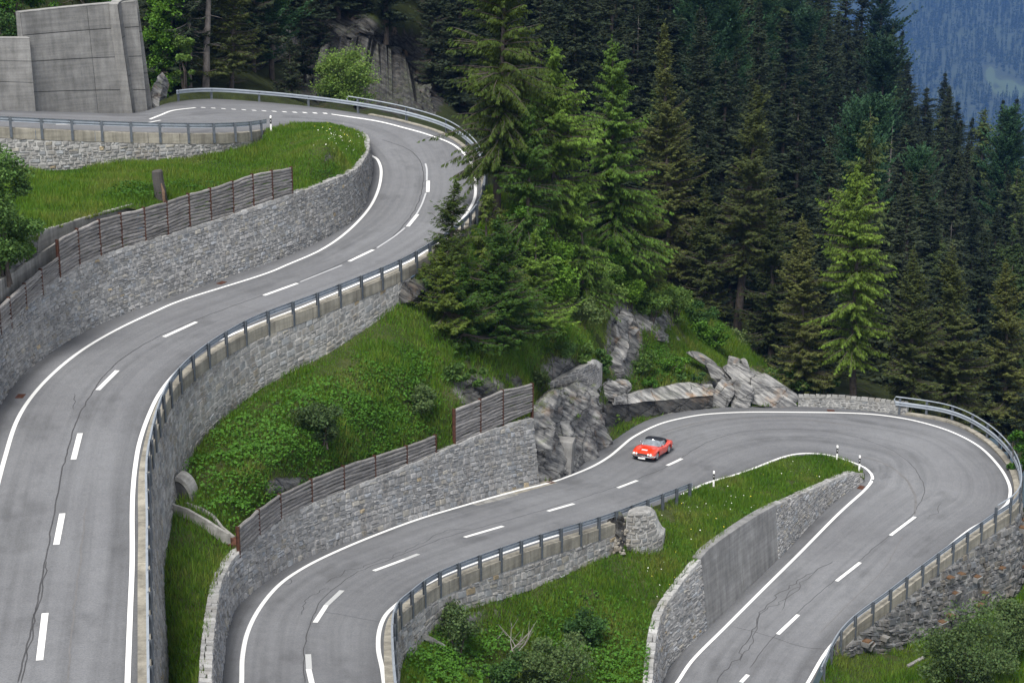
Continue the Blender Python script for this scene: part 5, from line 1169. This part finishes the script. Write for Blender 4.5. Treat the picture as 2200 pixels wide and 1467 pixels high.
rock_sheet('rock_cut', 'dark cut rock wall along the inside of the bend behind the red car', [
    L_((1296, 935, yr(1308, 952, 1.2)), (1335, 908, yr(1345, 925, 1.1)), (1400, 893, yr(1402, 900, .8)), (1465, 885, yr(1465, 888, .6)), (1532, 874, yr(1532, 879, .5))),
    L_((1298, 872, yr(1308, 952, 1.5)), (1340, 868, yr(1345, 925, 1.3)), (1405, 862, yr(1402, 900, 1.0)), (1468, 855, yr(1465, 888, .8)), (1532, 850, yr(1532, 879, .7)))], 'rock_dark', 'rock', 7, .22, 60, 12, 2.5)
rock_sheet('rock_slab', 'long sloping pale slab above the dark road cut', [
    L_((1318, 870, yr(1308, 952, 1.5)), (1345, 867, yr(1345, 925, 1.2)), (1405, 861, yr(1402, 900, .9)), (1468, 854, yr(1465, 888, .7)), (1532, 850, yr(1532, 879, .6))),
    L_((1322, 852, yr(1308, 952, 2.6)), (1355, 845, yr(1345, 925, 2.6)), (1410, 832, yr(1402, 900, 2.6)), (1470, 822, yr(1465, 888, 2.4)), (1530, 826, yr(1532, 879, 2.0)))], 'rock_pale', 'rock', 8, .25, 60, 8, 1.5)
yb = [yr(1560, 877), yr(1620, 874), yr(1690, 876)]; PB = 'pale boulders by the right hairpin'
def bl(label, pcs, mat='rock_pale'): rocks('boulder', label, pcs, mat, 'boulder', PB, slab_shape)
bl('largest pale boulder, a wedge sloping down to the stone parapet', [(1650, 836, yb[1]+1.9, 132, 48, 2.6, .1, .50), (1656, 858, yb[1]+1.2, 112, 36, 2.2, .1, .22)])
bl('long pale slab leaning over the top of the largest boulder', [(1600, 810, yb[0]+2.7, 100, 34, 2.2, .1, .58)])
bl('upright cracked pale boulder left of the largest boulder', [(1588, 848, yb[0]+1.3, 48, 58, 2.0, .2, .25)])
bl('orange-tinged slab on the slope above the cracked boulder', [(1546, 806, yb[0]+2.9, 84, 26, 2.0, .1, .58)], 'rock_orange')
bl('blocky pale boulder left of the cracked boulder at the road edge', [(1553, 846, yb[0]+1.3, 46, 52, 1.8, -.1, .42)])
bl('low grey boulder at the road edge end of the rock cut', [(1524, 850, yb[0]+1.2, 44, 40, 1.6, .1, .5)], 'rock')
bl('tilted flat boulder at the top left of the boulder pile', [(1508, 770, yb[0]+5.6, 70, 15, 1.5, .1, .45)], 'rock_orange')
bl('small rounded white boulder on top of the pile', [(1574, 777, yb[0]+3.4, 25, 24, .9, .3, .2)])
bl('small upright white boulder right of the rounded one on the pile', [(1601, 786, yb[0]+3.4, 15, 30, .8, .1, -.35)])
yw = aty(330, 246, YW+7.2)[1]
rocks('boulder', 'pale boulder against the right end of the tall concrete wall', [(333, 212, yw+1.2, 32, 62, 1.6, .2, .2), (345, 190, yw+3.0, 34, 50, 2, .2, .3)], 'rock', 'boulder')
rock_sheet('rock_outcrop', 'dark mossy rocks in the hollow above the taller fence end', [LS(-.7, (985, 872), (1030, 866), (1080, 856), (1138, 840)), LS(-.5, (992, 848), (1034, 834), (1080, 826), (1134, 812)), LS(-.2, (1004, 832), (1040, 812), (1084, 802), (1128, 794))], 'rock_dark', 'rock', 15, .7, 40, 12, 1.0)
rocks('rock_outcrop', 'rubble and dark rock at the end of the left road kerb', [(868, 632, yat(SH2, 868, 640), 56, 40, 1.6, .1, .2), (895, 612, yat(SH2, 895, 620), 50, 34, 1.6, .1, .2)], 'rock_dark')
def L5(d, *pts): return [aty(u, v, yat(SH5, u, v)+(d if 0 < i < len(pts)-1 else .6)) for i, (u, v) in enumerate(pts)]
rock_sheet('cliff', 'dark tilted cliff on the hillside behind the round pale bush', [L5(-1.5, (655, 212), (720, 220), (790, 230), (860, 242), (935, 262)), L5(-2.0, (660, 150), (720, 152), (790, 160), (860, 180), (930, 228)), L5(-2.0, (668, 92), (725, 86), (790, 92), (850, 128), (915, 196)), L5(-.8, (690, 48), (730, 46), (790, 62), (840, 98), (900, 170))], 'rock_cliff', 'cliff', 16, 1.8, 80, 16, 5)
rock_sheet('cliff', 'dark rock face between dark spruces at the top of the picture', [L5(-1.0, (540, 150), (580, 140), (630, 120)), L5(-1.5, (545, 70), (590, 62), (640, 50)), L5(-.6, (560, 8), (600, 2), (640, -6))], 'rock_cliff', 'cliff', 17, 1.4, 40, 14, 4)
# loose rubble beside the old wall fragment
t = thing('rubble_heap', 'heap of loose stones and earth between kerb end and the old wall fragment', 'rubble', SH3.pos(1322, 1150)); mb = MB(); rr = np.random.default_rng(8)
yk = B2[62][1]
for i in range(120):
    u, v = rr.normal(1322, 14), rr.uniform(1108, 1195); u += (v-1150)*-.12; c = aty(u, v, yk-.55-(v-1110)*.012)-np.array(t.location); s = rr.uniform(.05, .16); p, Fc = rock_shape(int(rr.integers(999)), (s, s, s*.8), 0, 0, 8, False) if False else (ico_small[0]*s*rr.uniform(.6, 1.2, 3), ico_small[1]) if 'ico_small' in globals() else (np.zeros((0, 3)), [])
    if len(p) == 0:
        ico_small = ico(1); p, Fc = ico_small[0]*s*rr.uniform(.6, 1.2, 3), ico_small[1]
    g = rr.uniform(.14, .36); mb.add(p*(1+rr.normal(0, .12, p.shape))+c, Fc.tolist(), (g, g*.94, g*.86))
tag(mb.build('rubble_stones', M['masonry_dark'], t), kind='stuff')
rocks('earth_bank', 'bare brown earth bank beneath the stone rubble', [(1322, 1165, yk-.4, 62, 120, 1.6, .1, .1)], 'rock_dark', 'earth bank')
# ------------------------------------------------------------------ extra small walls
def px_wall(label, base_px, hts, Y, mat, seed, thick=.6, name='stone_wall', outv=(-.2, -1, 0), coping=False, **kw):
    base = np.array([aty(u, v, y) for (u, v), y in zip(base_px, Y)]); W = Wall(base, np.array(hts, float), np.tile(np.array(outv, float), (len(base), 1)), .08, thick=thick, step=.25)
    t = thing(name, label, 'stone wall', group=GW); W.body(mat, t); W.stones(mat, t, seed=seed, **kw)
    if coping: W.coping(mat, t, seed=seed)
    return W
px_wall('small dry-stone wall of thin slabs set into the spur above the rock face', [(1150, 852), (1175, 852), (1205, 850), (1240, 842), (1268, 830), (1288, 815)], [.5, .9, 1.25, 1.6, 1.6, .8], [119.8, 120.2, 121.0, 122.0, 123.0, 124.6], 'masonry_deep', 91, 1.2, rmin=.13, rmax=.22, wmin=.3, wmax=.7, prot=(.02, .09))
px_wall('old broken wall fragment standing free beside the middle road guardrail', [(1343, 1204), (1356, 1206), (1370, 1206), (1385, 1203), (1400, 1198), (1412, 1192), (1424, 1184)], [2.7, 2.95, 3.0, 2.9, 2.5, 1.5, 1.0], [yk-1.0, yk-1.05, yk-1.05, yk-1.0, yk-.85, yk-.7, yk-.5], 'masonry_dark', 92, 1.1, rmin=.16, rmax=.30, wmin=.25, wmax=.6, prot=(.03, .12))
# low concrete wall behind the longer fence
for lab_, pts_, o_ in (('low stained concrete wall behind the tall part of the longer log fence', CWB, 2.9), ('lower concrete wall section behind the left end of the longer log fence', CWA, 2.2)):
    t = thing('concrete_wall', lab_, 'concrete wall', group='low concrete walls behind the longer log fence'); mb = MB(); rows = []
    for u, vt in pts_:
        a = aty(u, vt, ycw(u, o_)); b = a-UPZ*2.6; bk = np.array([-.1, .35, 0]); rows.append([b, a, a+bk, b+bk])
    mb.strip(rows, closed=True); mb.add(rows[0], [(0, 1, 2, 3)]); mb.add(rows[-1], [(3, 2, 1, 0)]); mb.build('cast_wall', M['concrete_pale'], t)
# leaning concrete slab at the rock face
b = hit(bv2, 1208, 1020)+np.array([0, .75, 0]); mb = MB(); rr = np.random.default_rng(2)
t = thing('concrete_slab', 'thick concrete slab leaning on the grey rock face beside the road', 'concrete slab', b)
mb.box((.12, .35, 1.05), (.55, -.15, 0), (.1, .3, .1), (.06, .12, 1.05)); o = mb.build('slab', M['concrete_grey'], t)
# culvert and drain chute under the left road
def on2(u, v, dz=0.): return SH2.pos(u, v)+UPZ*dz
t = thing('drain_chute', 'concrete drain chute running down the grass from the left road wall', 'drain'); 
def chute_side(pts, hh, name):
    mb = MB(); rows = []
    for u, v in pts:
        q = on2(u, v); d = np.array([.12, .07, 0]); rows.append([q-UPZ*.5, q+UPZ*hh, q+d+UPZ*hh, q+d-UPZ*.5])
    mb.strip(rows, closed=True); mb.add(rows[0], [(0, 1, 2, 3)]); mb.add(rows[-1], [(3, 2, 1, 0)]); mb.build(name, M['concrete_pale'], t)
chute_side([(362, 1106), (400, 1118), (444, 1143), (470, 1160), (490, 1172)], .62, 'side_wall')
chute_side([(398, 1092), (430, 1104), (456, 1120), (475, 1145), (500, 1165)], .32, 'side_wall')
mb = MB(); rows = []
for u, v in ((372, 1060), (390, 1085), (410, 1108), (452, 1128), (480, 1156), (498, 1170)): q = on2(u, v, -.05); rows.append([q-np.array([.3, .1, 0]), q+np.array([.3, .1, 0])])
mb.strip(rows, (.7, .7, .7)); mb.build('channel_floor', M['concrete_pale'], t)
pu_, pv_, _ = proj(W3.base); ki = int(np.argmin(np.abs(pv_-1062)+np.abs(pu_-375)*.5)); wb, wo = W3.base[ki], W3.out[ki]; wt = np.array([-wo[1], wo[0], 0]); mb = MB(); ring = []
for k in range(11):
    an = math.pi*.5*k/10; ring.append([wb+wo*(.15+rr_*math.sin(an)-.1)+UPZ*(-.1+1.5*rr_*math.cos(an))+wt*w_ for rr_, w_ in ((.85, -.5), (.70, -.5), (.70, .5), (.85, .5))])
mb.strip(ring, closed=True); mb.add(ring[0], [(0, 1, 2, 3)]); mb.add(ring[-1], [(3, 2, 1, 0)])
mb.build('culvert_hood', M['concrete_pale'], t); mb = MB(); ring = []
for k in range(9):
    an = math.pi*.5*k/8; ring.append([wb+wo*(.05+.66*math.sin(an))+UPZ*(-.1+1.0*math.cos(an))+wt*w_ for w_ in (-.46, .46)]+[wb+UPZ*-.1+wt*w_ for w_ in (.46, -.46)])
mb.strip(ring, closed=True); mb.add(ring[0], [(0, 1, 2, 3)]); mb.add(ring[-1], [(3, 2, 1, 0)]); mb.build('hood_shade_fill', M['hood_shade'], t)  # solid dark fill, shade under the hood put into its colour
mb = MB(); q = on2(499, 1170, .1); mb.box(q, (.28, 0, 0), (0, .3, .08), (0, 0, .12)); o = mb.build('catch_pan', M['rust'], t)
# short board lying below the middle road
a, b = SH3.pos(905, 1373)+UPZ*.25, SH3.pos(955, 1398)+UPZ*.25; mb = MB(); mb.box((0, 0, 0), (b-a)/2, (.05, -.12, 0), (0, 0, .14)); o = mb.build('concrete_plank', M['concrete_pale']); o.location = (a+b)/2
tag(o, 'short concrete plank lying in the grass under the middle road bend', 'plank')
a, b = SH4.pos(1950, 1437)+UPZ*.2, SH4.pos(1985, 1418)+UPZ*.2; mb = MB(); mb.box((0, 0, 0), (b-a)/2, (.05, -.1, 0), (0, 0, .05)); o = mb.build('wooden_plank', M['weathered_logs']); o.location = (a+b)/2
tag(o, 'pale plank lying in the grass beside the wide bush at lower right', 'plank')
# stump
b = SH1.pos(347, 432); H = aty(340, 366, b[1])[2]-b[2]; t = thing('tree_stump', 'tall grey dead tree stump behind the longer log fence', 'stump', b); mb = MB()
pts = [(0, 0, -.3), (-.05, 0, H*.3), (-.14, 0, H*.7), (-.17, 0, H*.96), (-.18, 0, H)]; mb.tube(pts, [.40, .36, .34, .33, .27], 14, col=(.8, .8, .8)); o = mb.build('stump_wood', M['stump_wood'], t)
mb = MB(); mb.tube([(.22, -.28, -.1), (.2, -.3, H*.35), (.1, -.31, H*.6)], [.10, .09, .03], 6, col=(2.3, 1.6, 1.1)); mb.build('split_wood', M['stump_wood'], t)
# ------------------------------------------------------------------ marker posts, drain grates
def delineator(label, p):
    t = thing('marker_post', label, 'marker post', p, 'black and white road marker posts'); z = UPZ
    def sec_(z0, z1, m, n, sl=0.): 
        mb = MB(); V = []
        for zz, s in ((z0, 0), (z1, sl)):
            V += [(-.06, -.05, zz-s), (.06, -.05, zz-s), (.05, .05, zz), (-.05, .05, zz)]
        mb.add(V, [(0, 1, 5, 4), (1, 2, 6, 5), (2, 3, 7, 6), (3, 0, 4, 7), (4, 5, 6, 7), (3, 2, 1, 0)]); mb.build(n, M[m], t)
    sec_(-.2, .50, 'white_plastic', 'shaft'); sec_(.50, .90, 'black_plastic', 'black_band'); sec_(.90, 1.08, 'white_plastic', 'cap', .06)
    mb = MB(); mb.box((0, -.054, .72), (.016, 0, 0), (0, .006, 0), (0, 0, .05)); mb.build('reflector', M['lamp_lens'], t)
delineator('marker post at the end of the topmost guardrail', B1[69]+np.array([.35, -.2, 0])+UPZ*.0)
delineator('marker post on the straight grass edge near the middle guardrail end', hit(bv2, 1527, 1040)+np.array([.2, -.35, -.05]))
delineator('marker post at the top of the grass tip inside the hairpin', hit(bv2, 1795, 984)+np.array([.05, -.25, -.05]))
delineator('marker post at the end of the wedge-shaped wall', hit(bv2, 1847, 1011)+np.array([-.1, -.1, -.05]))
tu, tv, _ = proj(W4.top); od = np.argsort(tu); Y = float(np.interp(882, tu[od], W4.top[od, 1]))+1.6; q = aty(882, 1000, Y); H = aty(882, 952, Y)[2]-q[2]
t = thing('pipe_post', 'short white post with an orange cap behind the log fence', 'post', q); mb = MB(); mb.tube([(0, 0, -.3), (0, 0, H-.12)], .11, 10); mb.build('shaft', M['orange_plastic'], t); mb = MB(); mb.tube([(0, 0, H-.12), (0, 0, H), (0, 0, H+.02)], [.15, .15, .1], 12); mb.build('cap', M['white_plastic'], t)
def grate(label, bv, u, v, du, dv, w=.34, l=.5):
    p = hit(bv, u, v); q = hit(bv, u+du, v+dv); d = unit((q-p)*np.array([1, 1, 0])); n_ = np.array([-d[1], d[0], 0]); sl = (q[2]-p[2])/(np.linalg.norm((q-p)[:2])+1e-6); d = d+UPZ*sl
    t = thing('drain_grate', label, 'drain grate', p+UPZ*.012, 'rusty road drain grates'); mb = MB()
    for s in (-1, 1): mb.box(n_*w*s*.5, d*l*.5, n_*.03, UPZ*.012); mb.box(d*l*s*.5, d*.03, n_*(w*.5+.03), UPZ*.0125)
    mb.build('frame', M['rust'], t); mb = MB(); mb.box((0, 0, -.004), d*l*.49, n_*w*.49, UPZ*.002, (1, 1, 1))
    for k in range(6): mb.box(d*(l*(k-2.5)/6), d*.022, n_*w*.48, UPZ*.008)
    mb.build('bars', M['rust'], t)
grate('rusty drain grate at the foot of the left wall, near the left edge', bv1, 44, 851, 10, -12)
grate('rusty drain grate under the middle of the long left wall', bv1, 476, 608, 20, -8)
grate('orange rusty drain grate beside the wedge-shaped wall tip', bv2, 1850, 1047, -8, 8)
grate('small drain grate near the stone parapet on the far side of the hairpin', bv2, 1785, 882, 20, 1)
grate('drain grate at the foot of the grey rock face', bv2, 1183, 1036, 15, -5)
mb = MB(); rows = ribbon(bv2, [(1078, 1062), (1110, 1054), (1150, 1043), (1185, 1034)], .9, .005); mb.strip(rows); o = mb.build('tan_strip', M['concrete_tan'], road2)  # tan strip laid on the road edge at the wall foot
line_part('asphalt_patch', road2, bv2, [(1016, 1083), (1060, 1072), (1105, 1060)], .7, 'concrete_pale', .006)

# ------------------------------------------------------------------ the red sports car
def build_car(loc, heading, pitch):
    car = thing('sports_car', 'red vintage open sports car with black soft top on the middle road', 'car', loc); car.rotation_euler = (0, -pitch, heading)
    # stations along x (front = +x): half width, sill z, shoulder z, fender crest z, hood z, centre z
    st = [(2.06, .50, .40, .50, .54, .56, .56), (2.00, .68, .30, .52, .62, .63, .63), (1.85, .78, .24, .56, .70, .67, .68), (1.55, .82, .22, .60, .79, .72, .73), (1.2, .84, .22, .62, .84, .76, .78), (.85, .835, .2, .62, .83, .79, .81), (.55, .82, .2, .61, .80, .81, .83), (.2, .81, .2, .61, .78, .80, .82),
          (-.3, .81, .2, .61, .78, .79, .8), (-.7, .825, .2, .63, .82, .8, .81), (-1.05, .845, .22, .65, .87, .83, .84), (-1.4, .84, .24, .65, .86, .84, .85), (-1.75, .80, .28, .62, .80, .81, .82), (-2.0, .72, .34, .58, .72, .75, .76), (-2.08, .60, .42, .54, .62, .66, .67)]
    S = np.array(st); xs = np.linspace(2.06, -2.08, 56); S = np.stack([np.interp(-xs, -S[:, 0], S[:, k]) for k in range(7)], 1); S[:, 0] = xs
    rows = []
    for x, w, zs, zm, zf, zh, zc in S:
        half = [(w*.90, zs), (w*.97, zs+.10), (w, zm-.08), (w*.99, zm+.04), (w*.95, zf-.05), (w*.84, zf), (w*.70, zf-.015), (w*.52, zh), (w*.25, zc), (0, zc)]
        for ax in (1.16, -1.12):    # wheel arches cut upward
            if abs(x-ax) < .36:
                za = .30+math.sqrt(max(0, .36**2-(x-ax)**2)); half = [(y, max(z, min(za, zf-.08))) if i < 3 else (y, max(z, min(za+.01*i, zf-.06)) if i < 5 else z) for i, (y, z) in enumerate(half)]
        rows.append([(x, y, z) for y, z in half]+[(x, -y, z) for y, z in half[-2::-1]])
    mb = MB(); mb.strip(rows); n = len(rows[0]); mb.add(rows[0], [tuple(range(n))]); mb.add(rows[-1], [tuple(range(n-1, -1, -1))]); body = mb.build('body', M['car_paint'], car, True)
    mb = MB(); mb.box((0, 0, .34), (1.95, 0, 0), (0, .70, 0), (0, 0, .12)); mb.build('underbody', M['car_black'], car)
    for sx in (1.16, -1.12):
        for sy in (1, -1):
            mb = MB(); mb.tube([(sx, sy*.56, .315), (sx, sy*.60, .315), (sx, sy*.74, .315), (sx, sy*.77, .315)], [.26, .315, .315, .27], 24); wh = mb.build('wheel', M['rubber'], car, False)
            mb = MB(); mb.tube([(sx, sy*.765, .315), (sx, sy*.79, .315), (sx, sy*.775, .315)], [.205, .19, .06], 20); mb.build('rim', M['alloy'], wh)
            mb = MB(); mb.tube([(sx, sy*.77, .315), (sx, sy*.80, .315)], [.05, .04], 10); mb.build('hub', M['chrome'], wh)
    # grille recess, lamps, bumpers, plate
    mb = MB(); mb.box((2.035, 0, .50), (.03, 0, 0), (0, .47, 0), (0, 0, .075)); mb.build('grille', M['car_black'], car)
    mb = MB()
    for k in range(5): mb.box((2.07, 0, .45+.025*k), (.004, 0, 0), (0, .30, 0), (0, 0, .004))
    mb.build('grille_bars', M['chrome'], car)
    for y, rr_ in ((.60, .085), (-.60, .085), (.42, .07), (-.42, .07)):
        mb = MB(); mb.tube([(1.95, y, .54), (2.07, y, .54), (2.085, y, .54)], [rr_, rr_, rr_*.6], 16); h = mb.build('headlight', M['lamp_lens'], car); 
        mb = MB(); mb.tube([(2.0, y, .54), (2.075, y, .54)], [rr_+.018, rr_+.014], 16, cap=False); mb.build('bezel', M['chrome'], h)
    for y in (.70, -.70): mb = MB(); mb.box((1.965, y, .46), (.05, 0, 0), (-.02*np.sign(y), .07, 0), (0, 0, .03)); mb.build('indicator', M['amber_lens'], car)
    mb = MB(); mb.tube([(1.70, .83, .40), (1.92, .78, .39), (2.08, .60, .385), (2.13, 0, .385), (2.08, -.60, .385), (1.92, -.78, .39), (1.70, -.83, .40)], .042, 8); mb.build('bumper', M['chrome'], car)
    mb = MB(); mb.tube([(-1.70, .82, .46), (-2.05, .70, .46), (-2.14, 0, .46), (-2.05, -.70, .46), (-1.70, -.82, .46)], .042, 8); mb.build('bumper', M['chrome'], car)
    mb = MB(); mb.box((2.12, 0, .27), (.008, 0, 0), (0, .25, 0), (0, 0, .055)); mb.build('number_plate', M['white_plastic'], car)
    mb = MB(); mb.box((1.62, 0, .742), (.07, 0, -.006), (0, .20, 0), (0, 0, .012)); mb.build('hood_badge', M['white_plastic'], car)
    # windscreen, soft top, side glass
    def arc(x, z, w, zc, n=11): return [(x-.16*abs(2*k/(n-1)-1)**2, w*(2*k/(n-1)-1), z+zc*(1-(2*k/(n-1)-1)**2)) for k in range(n)]
    mb = MB(); mb.strip([arc(.62, .80, .68, .02), arc(.42, .98, .62, .03), arc(.24, 1.13, .55, .035)]); mb.build('windscreen', M['car_glass'], car, True)
    fr = MB(); fr.tube([(.47, .69, .80), (.28, .63, .98), (.10, .56, 1.13)]+[(.24-.16*(q*q), .55*q, 1.14+.035*(1-q*q)) for q in (.5, 0, -.5)]+[(.10, -.56, 1.13), (.28, -.63, .98), (.47, -.69, .80)], .022, 6); fr.build('windscreen_frame', M['chrome'], car)
    def top(x, z, w, zc, n=13): 
        out = []
        for k in range(n):
            a = math.pi*k/(n-1); cy = math.cos(a); sg = np.sign(cy)*abs(cy)**.7; out.append((x-.10*abs(sg)**3, w*sg, z+zc*math.sin(a)**.75))
        return out
    mb = MB(); mb.strip([top(.26, 1.10, .57, .09), top(0, 1.12, .62, .145), (top(-.4, 1.08, .65, .165)), top(-.72, .98, .66, .19), top(-.98, .86, .62, .13), top(-1.12, .80, .56, .06)]); e = mb.build('soft_top', M['soft_top'], car, True)
    for s in (1, -1):
        mb = MB(); mb.add([(.45, s*.70, .80), (.10, s*.575, 1.11), (-.40, s*.655, 1.09), (-.52, s*.72, .80)], [(0, 1, 2, 3)]); mb.build('side_window', M['car_glass'], car)
        mb = MB(); mb.add([(-.50, s*.72, .80), (-.40, s*.655, 1.09), (-.75, s*.655, 1.0), (-1.08, s*.60, .82)], [(0, 1, 2, 3)]); mb.build('soft_top_side', M['soft_top'], car)
        mb = MB(); mb.tube([(.40, s*.72, .84), (.40, s*.80, .92)], .012, 5); mi = mb.build('mirror_arm', M['chrome'], car); mb = MB(); mb.tube([(.37, s*.83, .94), (.41, s*.83, .94), (.45, s*.83, .94)], [.075, .07, .03], 12); mb.build('mirror', M['chrome'], mi)
        mb = MB(); mb.tube([(-.20, s*.835, .66), (-.34, s*.835, .66)], .014, 6); mb.build('door_handle', M['chrome'], car)
    mb = MB(); mb.strip([[(-.98, .34*q, .935+.05*(1-q*q)) for q in np.linspace(-1, 1, 7)], [(-.76, .38*q, 1.055+.075*(1-q*q)) for q in np.linspace(-1, 1, 7)]]); mb.build('rear_window', M['car_glass'], car)
    for s in (1, -1): mb = MB(); mb.box((-2.07, s*.5, .62), (.02, 0, 0), (0, .12, 0), (0, 0, .05)); mb.build('tail_light', M['amber_lens'], car)
    return car
c1, c2 = hit(bv2, 1402, 978), hit(bv2, 1436, 968)
hd = math.atan2(-.905, -.425)
dd = np.array([math.cos(hd), math.sin(hd), 0]); f_, b_ = drop(bv2, c1+dd*1.2, 0), drop(bv2, c1-dd*1.2, 0)
build_car(c1+UPZ*.01, hd, math.atan2((f_-b_)[2], 2.4))
# haze filling the valley
hz = MB(); x0, x1, y0, y1, z0, z1 = -6100, 8100, -850, 9100, CZ-762, CZ+45
hz.box(((x0+x1)/2, (y0+y1)/2, (z0+z1)/2), ((x1-x0)/2, 0, 0), (0, (y1-y0)/2, 0), (0, 0, (z1-z0)/2))
hm = bpy.data.materials.new('haze'); hm.use_nodes = True; hn = hm.node_tree; hn.nodes.remove(hn.nodes['Principled BSDF'])
pv = hn.nodes.new('ShaderNodeVolumePrincipled'); pv.inputs['Color'].default_value = (.16, .38, .92, 1); pv.inputs['Density'].default_value = HAZE; pv.inputs['Anisotropy'].default_value = 0.0
hn.links.new(pv.outputs[0], hn.nodes['Material Output'].inputs['Volume'])
ho = hz.build('haze', hm); tag(ho, 'pale blue haze hanging in the valley air', 'haze', kind='stuff')
for o in COL.objects:
    if o.parent is None and 'category' in o and 'kind' not in o: o['kind'] = 'thing'

EXPOSURE = 1.86

# ------------------------------------------------------------------ camera, world, light
cd = bpy.data.cameras.new('camera'); cam = bpy.data.objects.new('camera', cd); COL.objects.link(cam)
cd.sensor_width = 36; cd.lens = 36*F/2200; cam.location = (0, 0, CZ); cam.rotation_euler = (math.pi/2-P, 0, 0); cd.clip_end = 30000; cd.clip_start = 1
sc.camera = cam
w = bpy.data.worlds.new('World'); sc.world = w; w.use_nodes = True; nt = w.node_tree
sky = nt.nodes.new('ShaderNodeTexSky'); sky.sky_type = 'NISHITA'; sky.sun_disc = False
SUN_EL, SUN_AZ = R_(58), R_(200)
sky.sun_elevation = SUN_EL; sky.sun_rotation = SUN_AZ; sky.altitude = 1800
hs = nt.nodes.new('ShaderNodeHueSaturation'); hs.inputs['Saturation'].default_value = 0.2
nt.links.new(sky.outputs[0], hs.inputs['Color']); bg = nt.nodes['Background']; bg.inputs['Strength'].default_value = 0.06
nt.links.new(hs.outputs[0], bg.inputs['Color'])
ld = bpy.data.lights.new('sun', 'SUN'); ld.energy = 1.5; ld.angle = R_(25); ld.color = (1, .96, .9)
lo = bpy.data.objects.new('sun', ld); COL.objects.link(lo)
sv = Vector((math.sin(SUN_AZ)*math.cos(SUN_EL), math.cos(SUN_AZ)*math.cos(SUN_EL), math.sin(SUN_EL)))
lo.rotation_euler = sv.to_track_quat('Z', 'Y').to_euler(); lo.location = (0, 60, 120)
vs_ = sc.view_settings; vs_.view_transform = 'Standard'; vs_.look = 'None'; vs_.exposure = EXPOSURE; vs_.gamma = 1; vs_.use_curve_mapping = False
sc.cycles.use_denoising = True
sc.cycles.max_bounces = 6; sc.cycles.diffuse_bounces = 3; sc.cycles.transmission_bounces = 3; sc.cycles.volume_bounces = 1
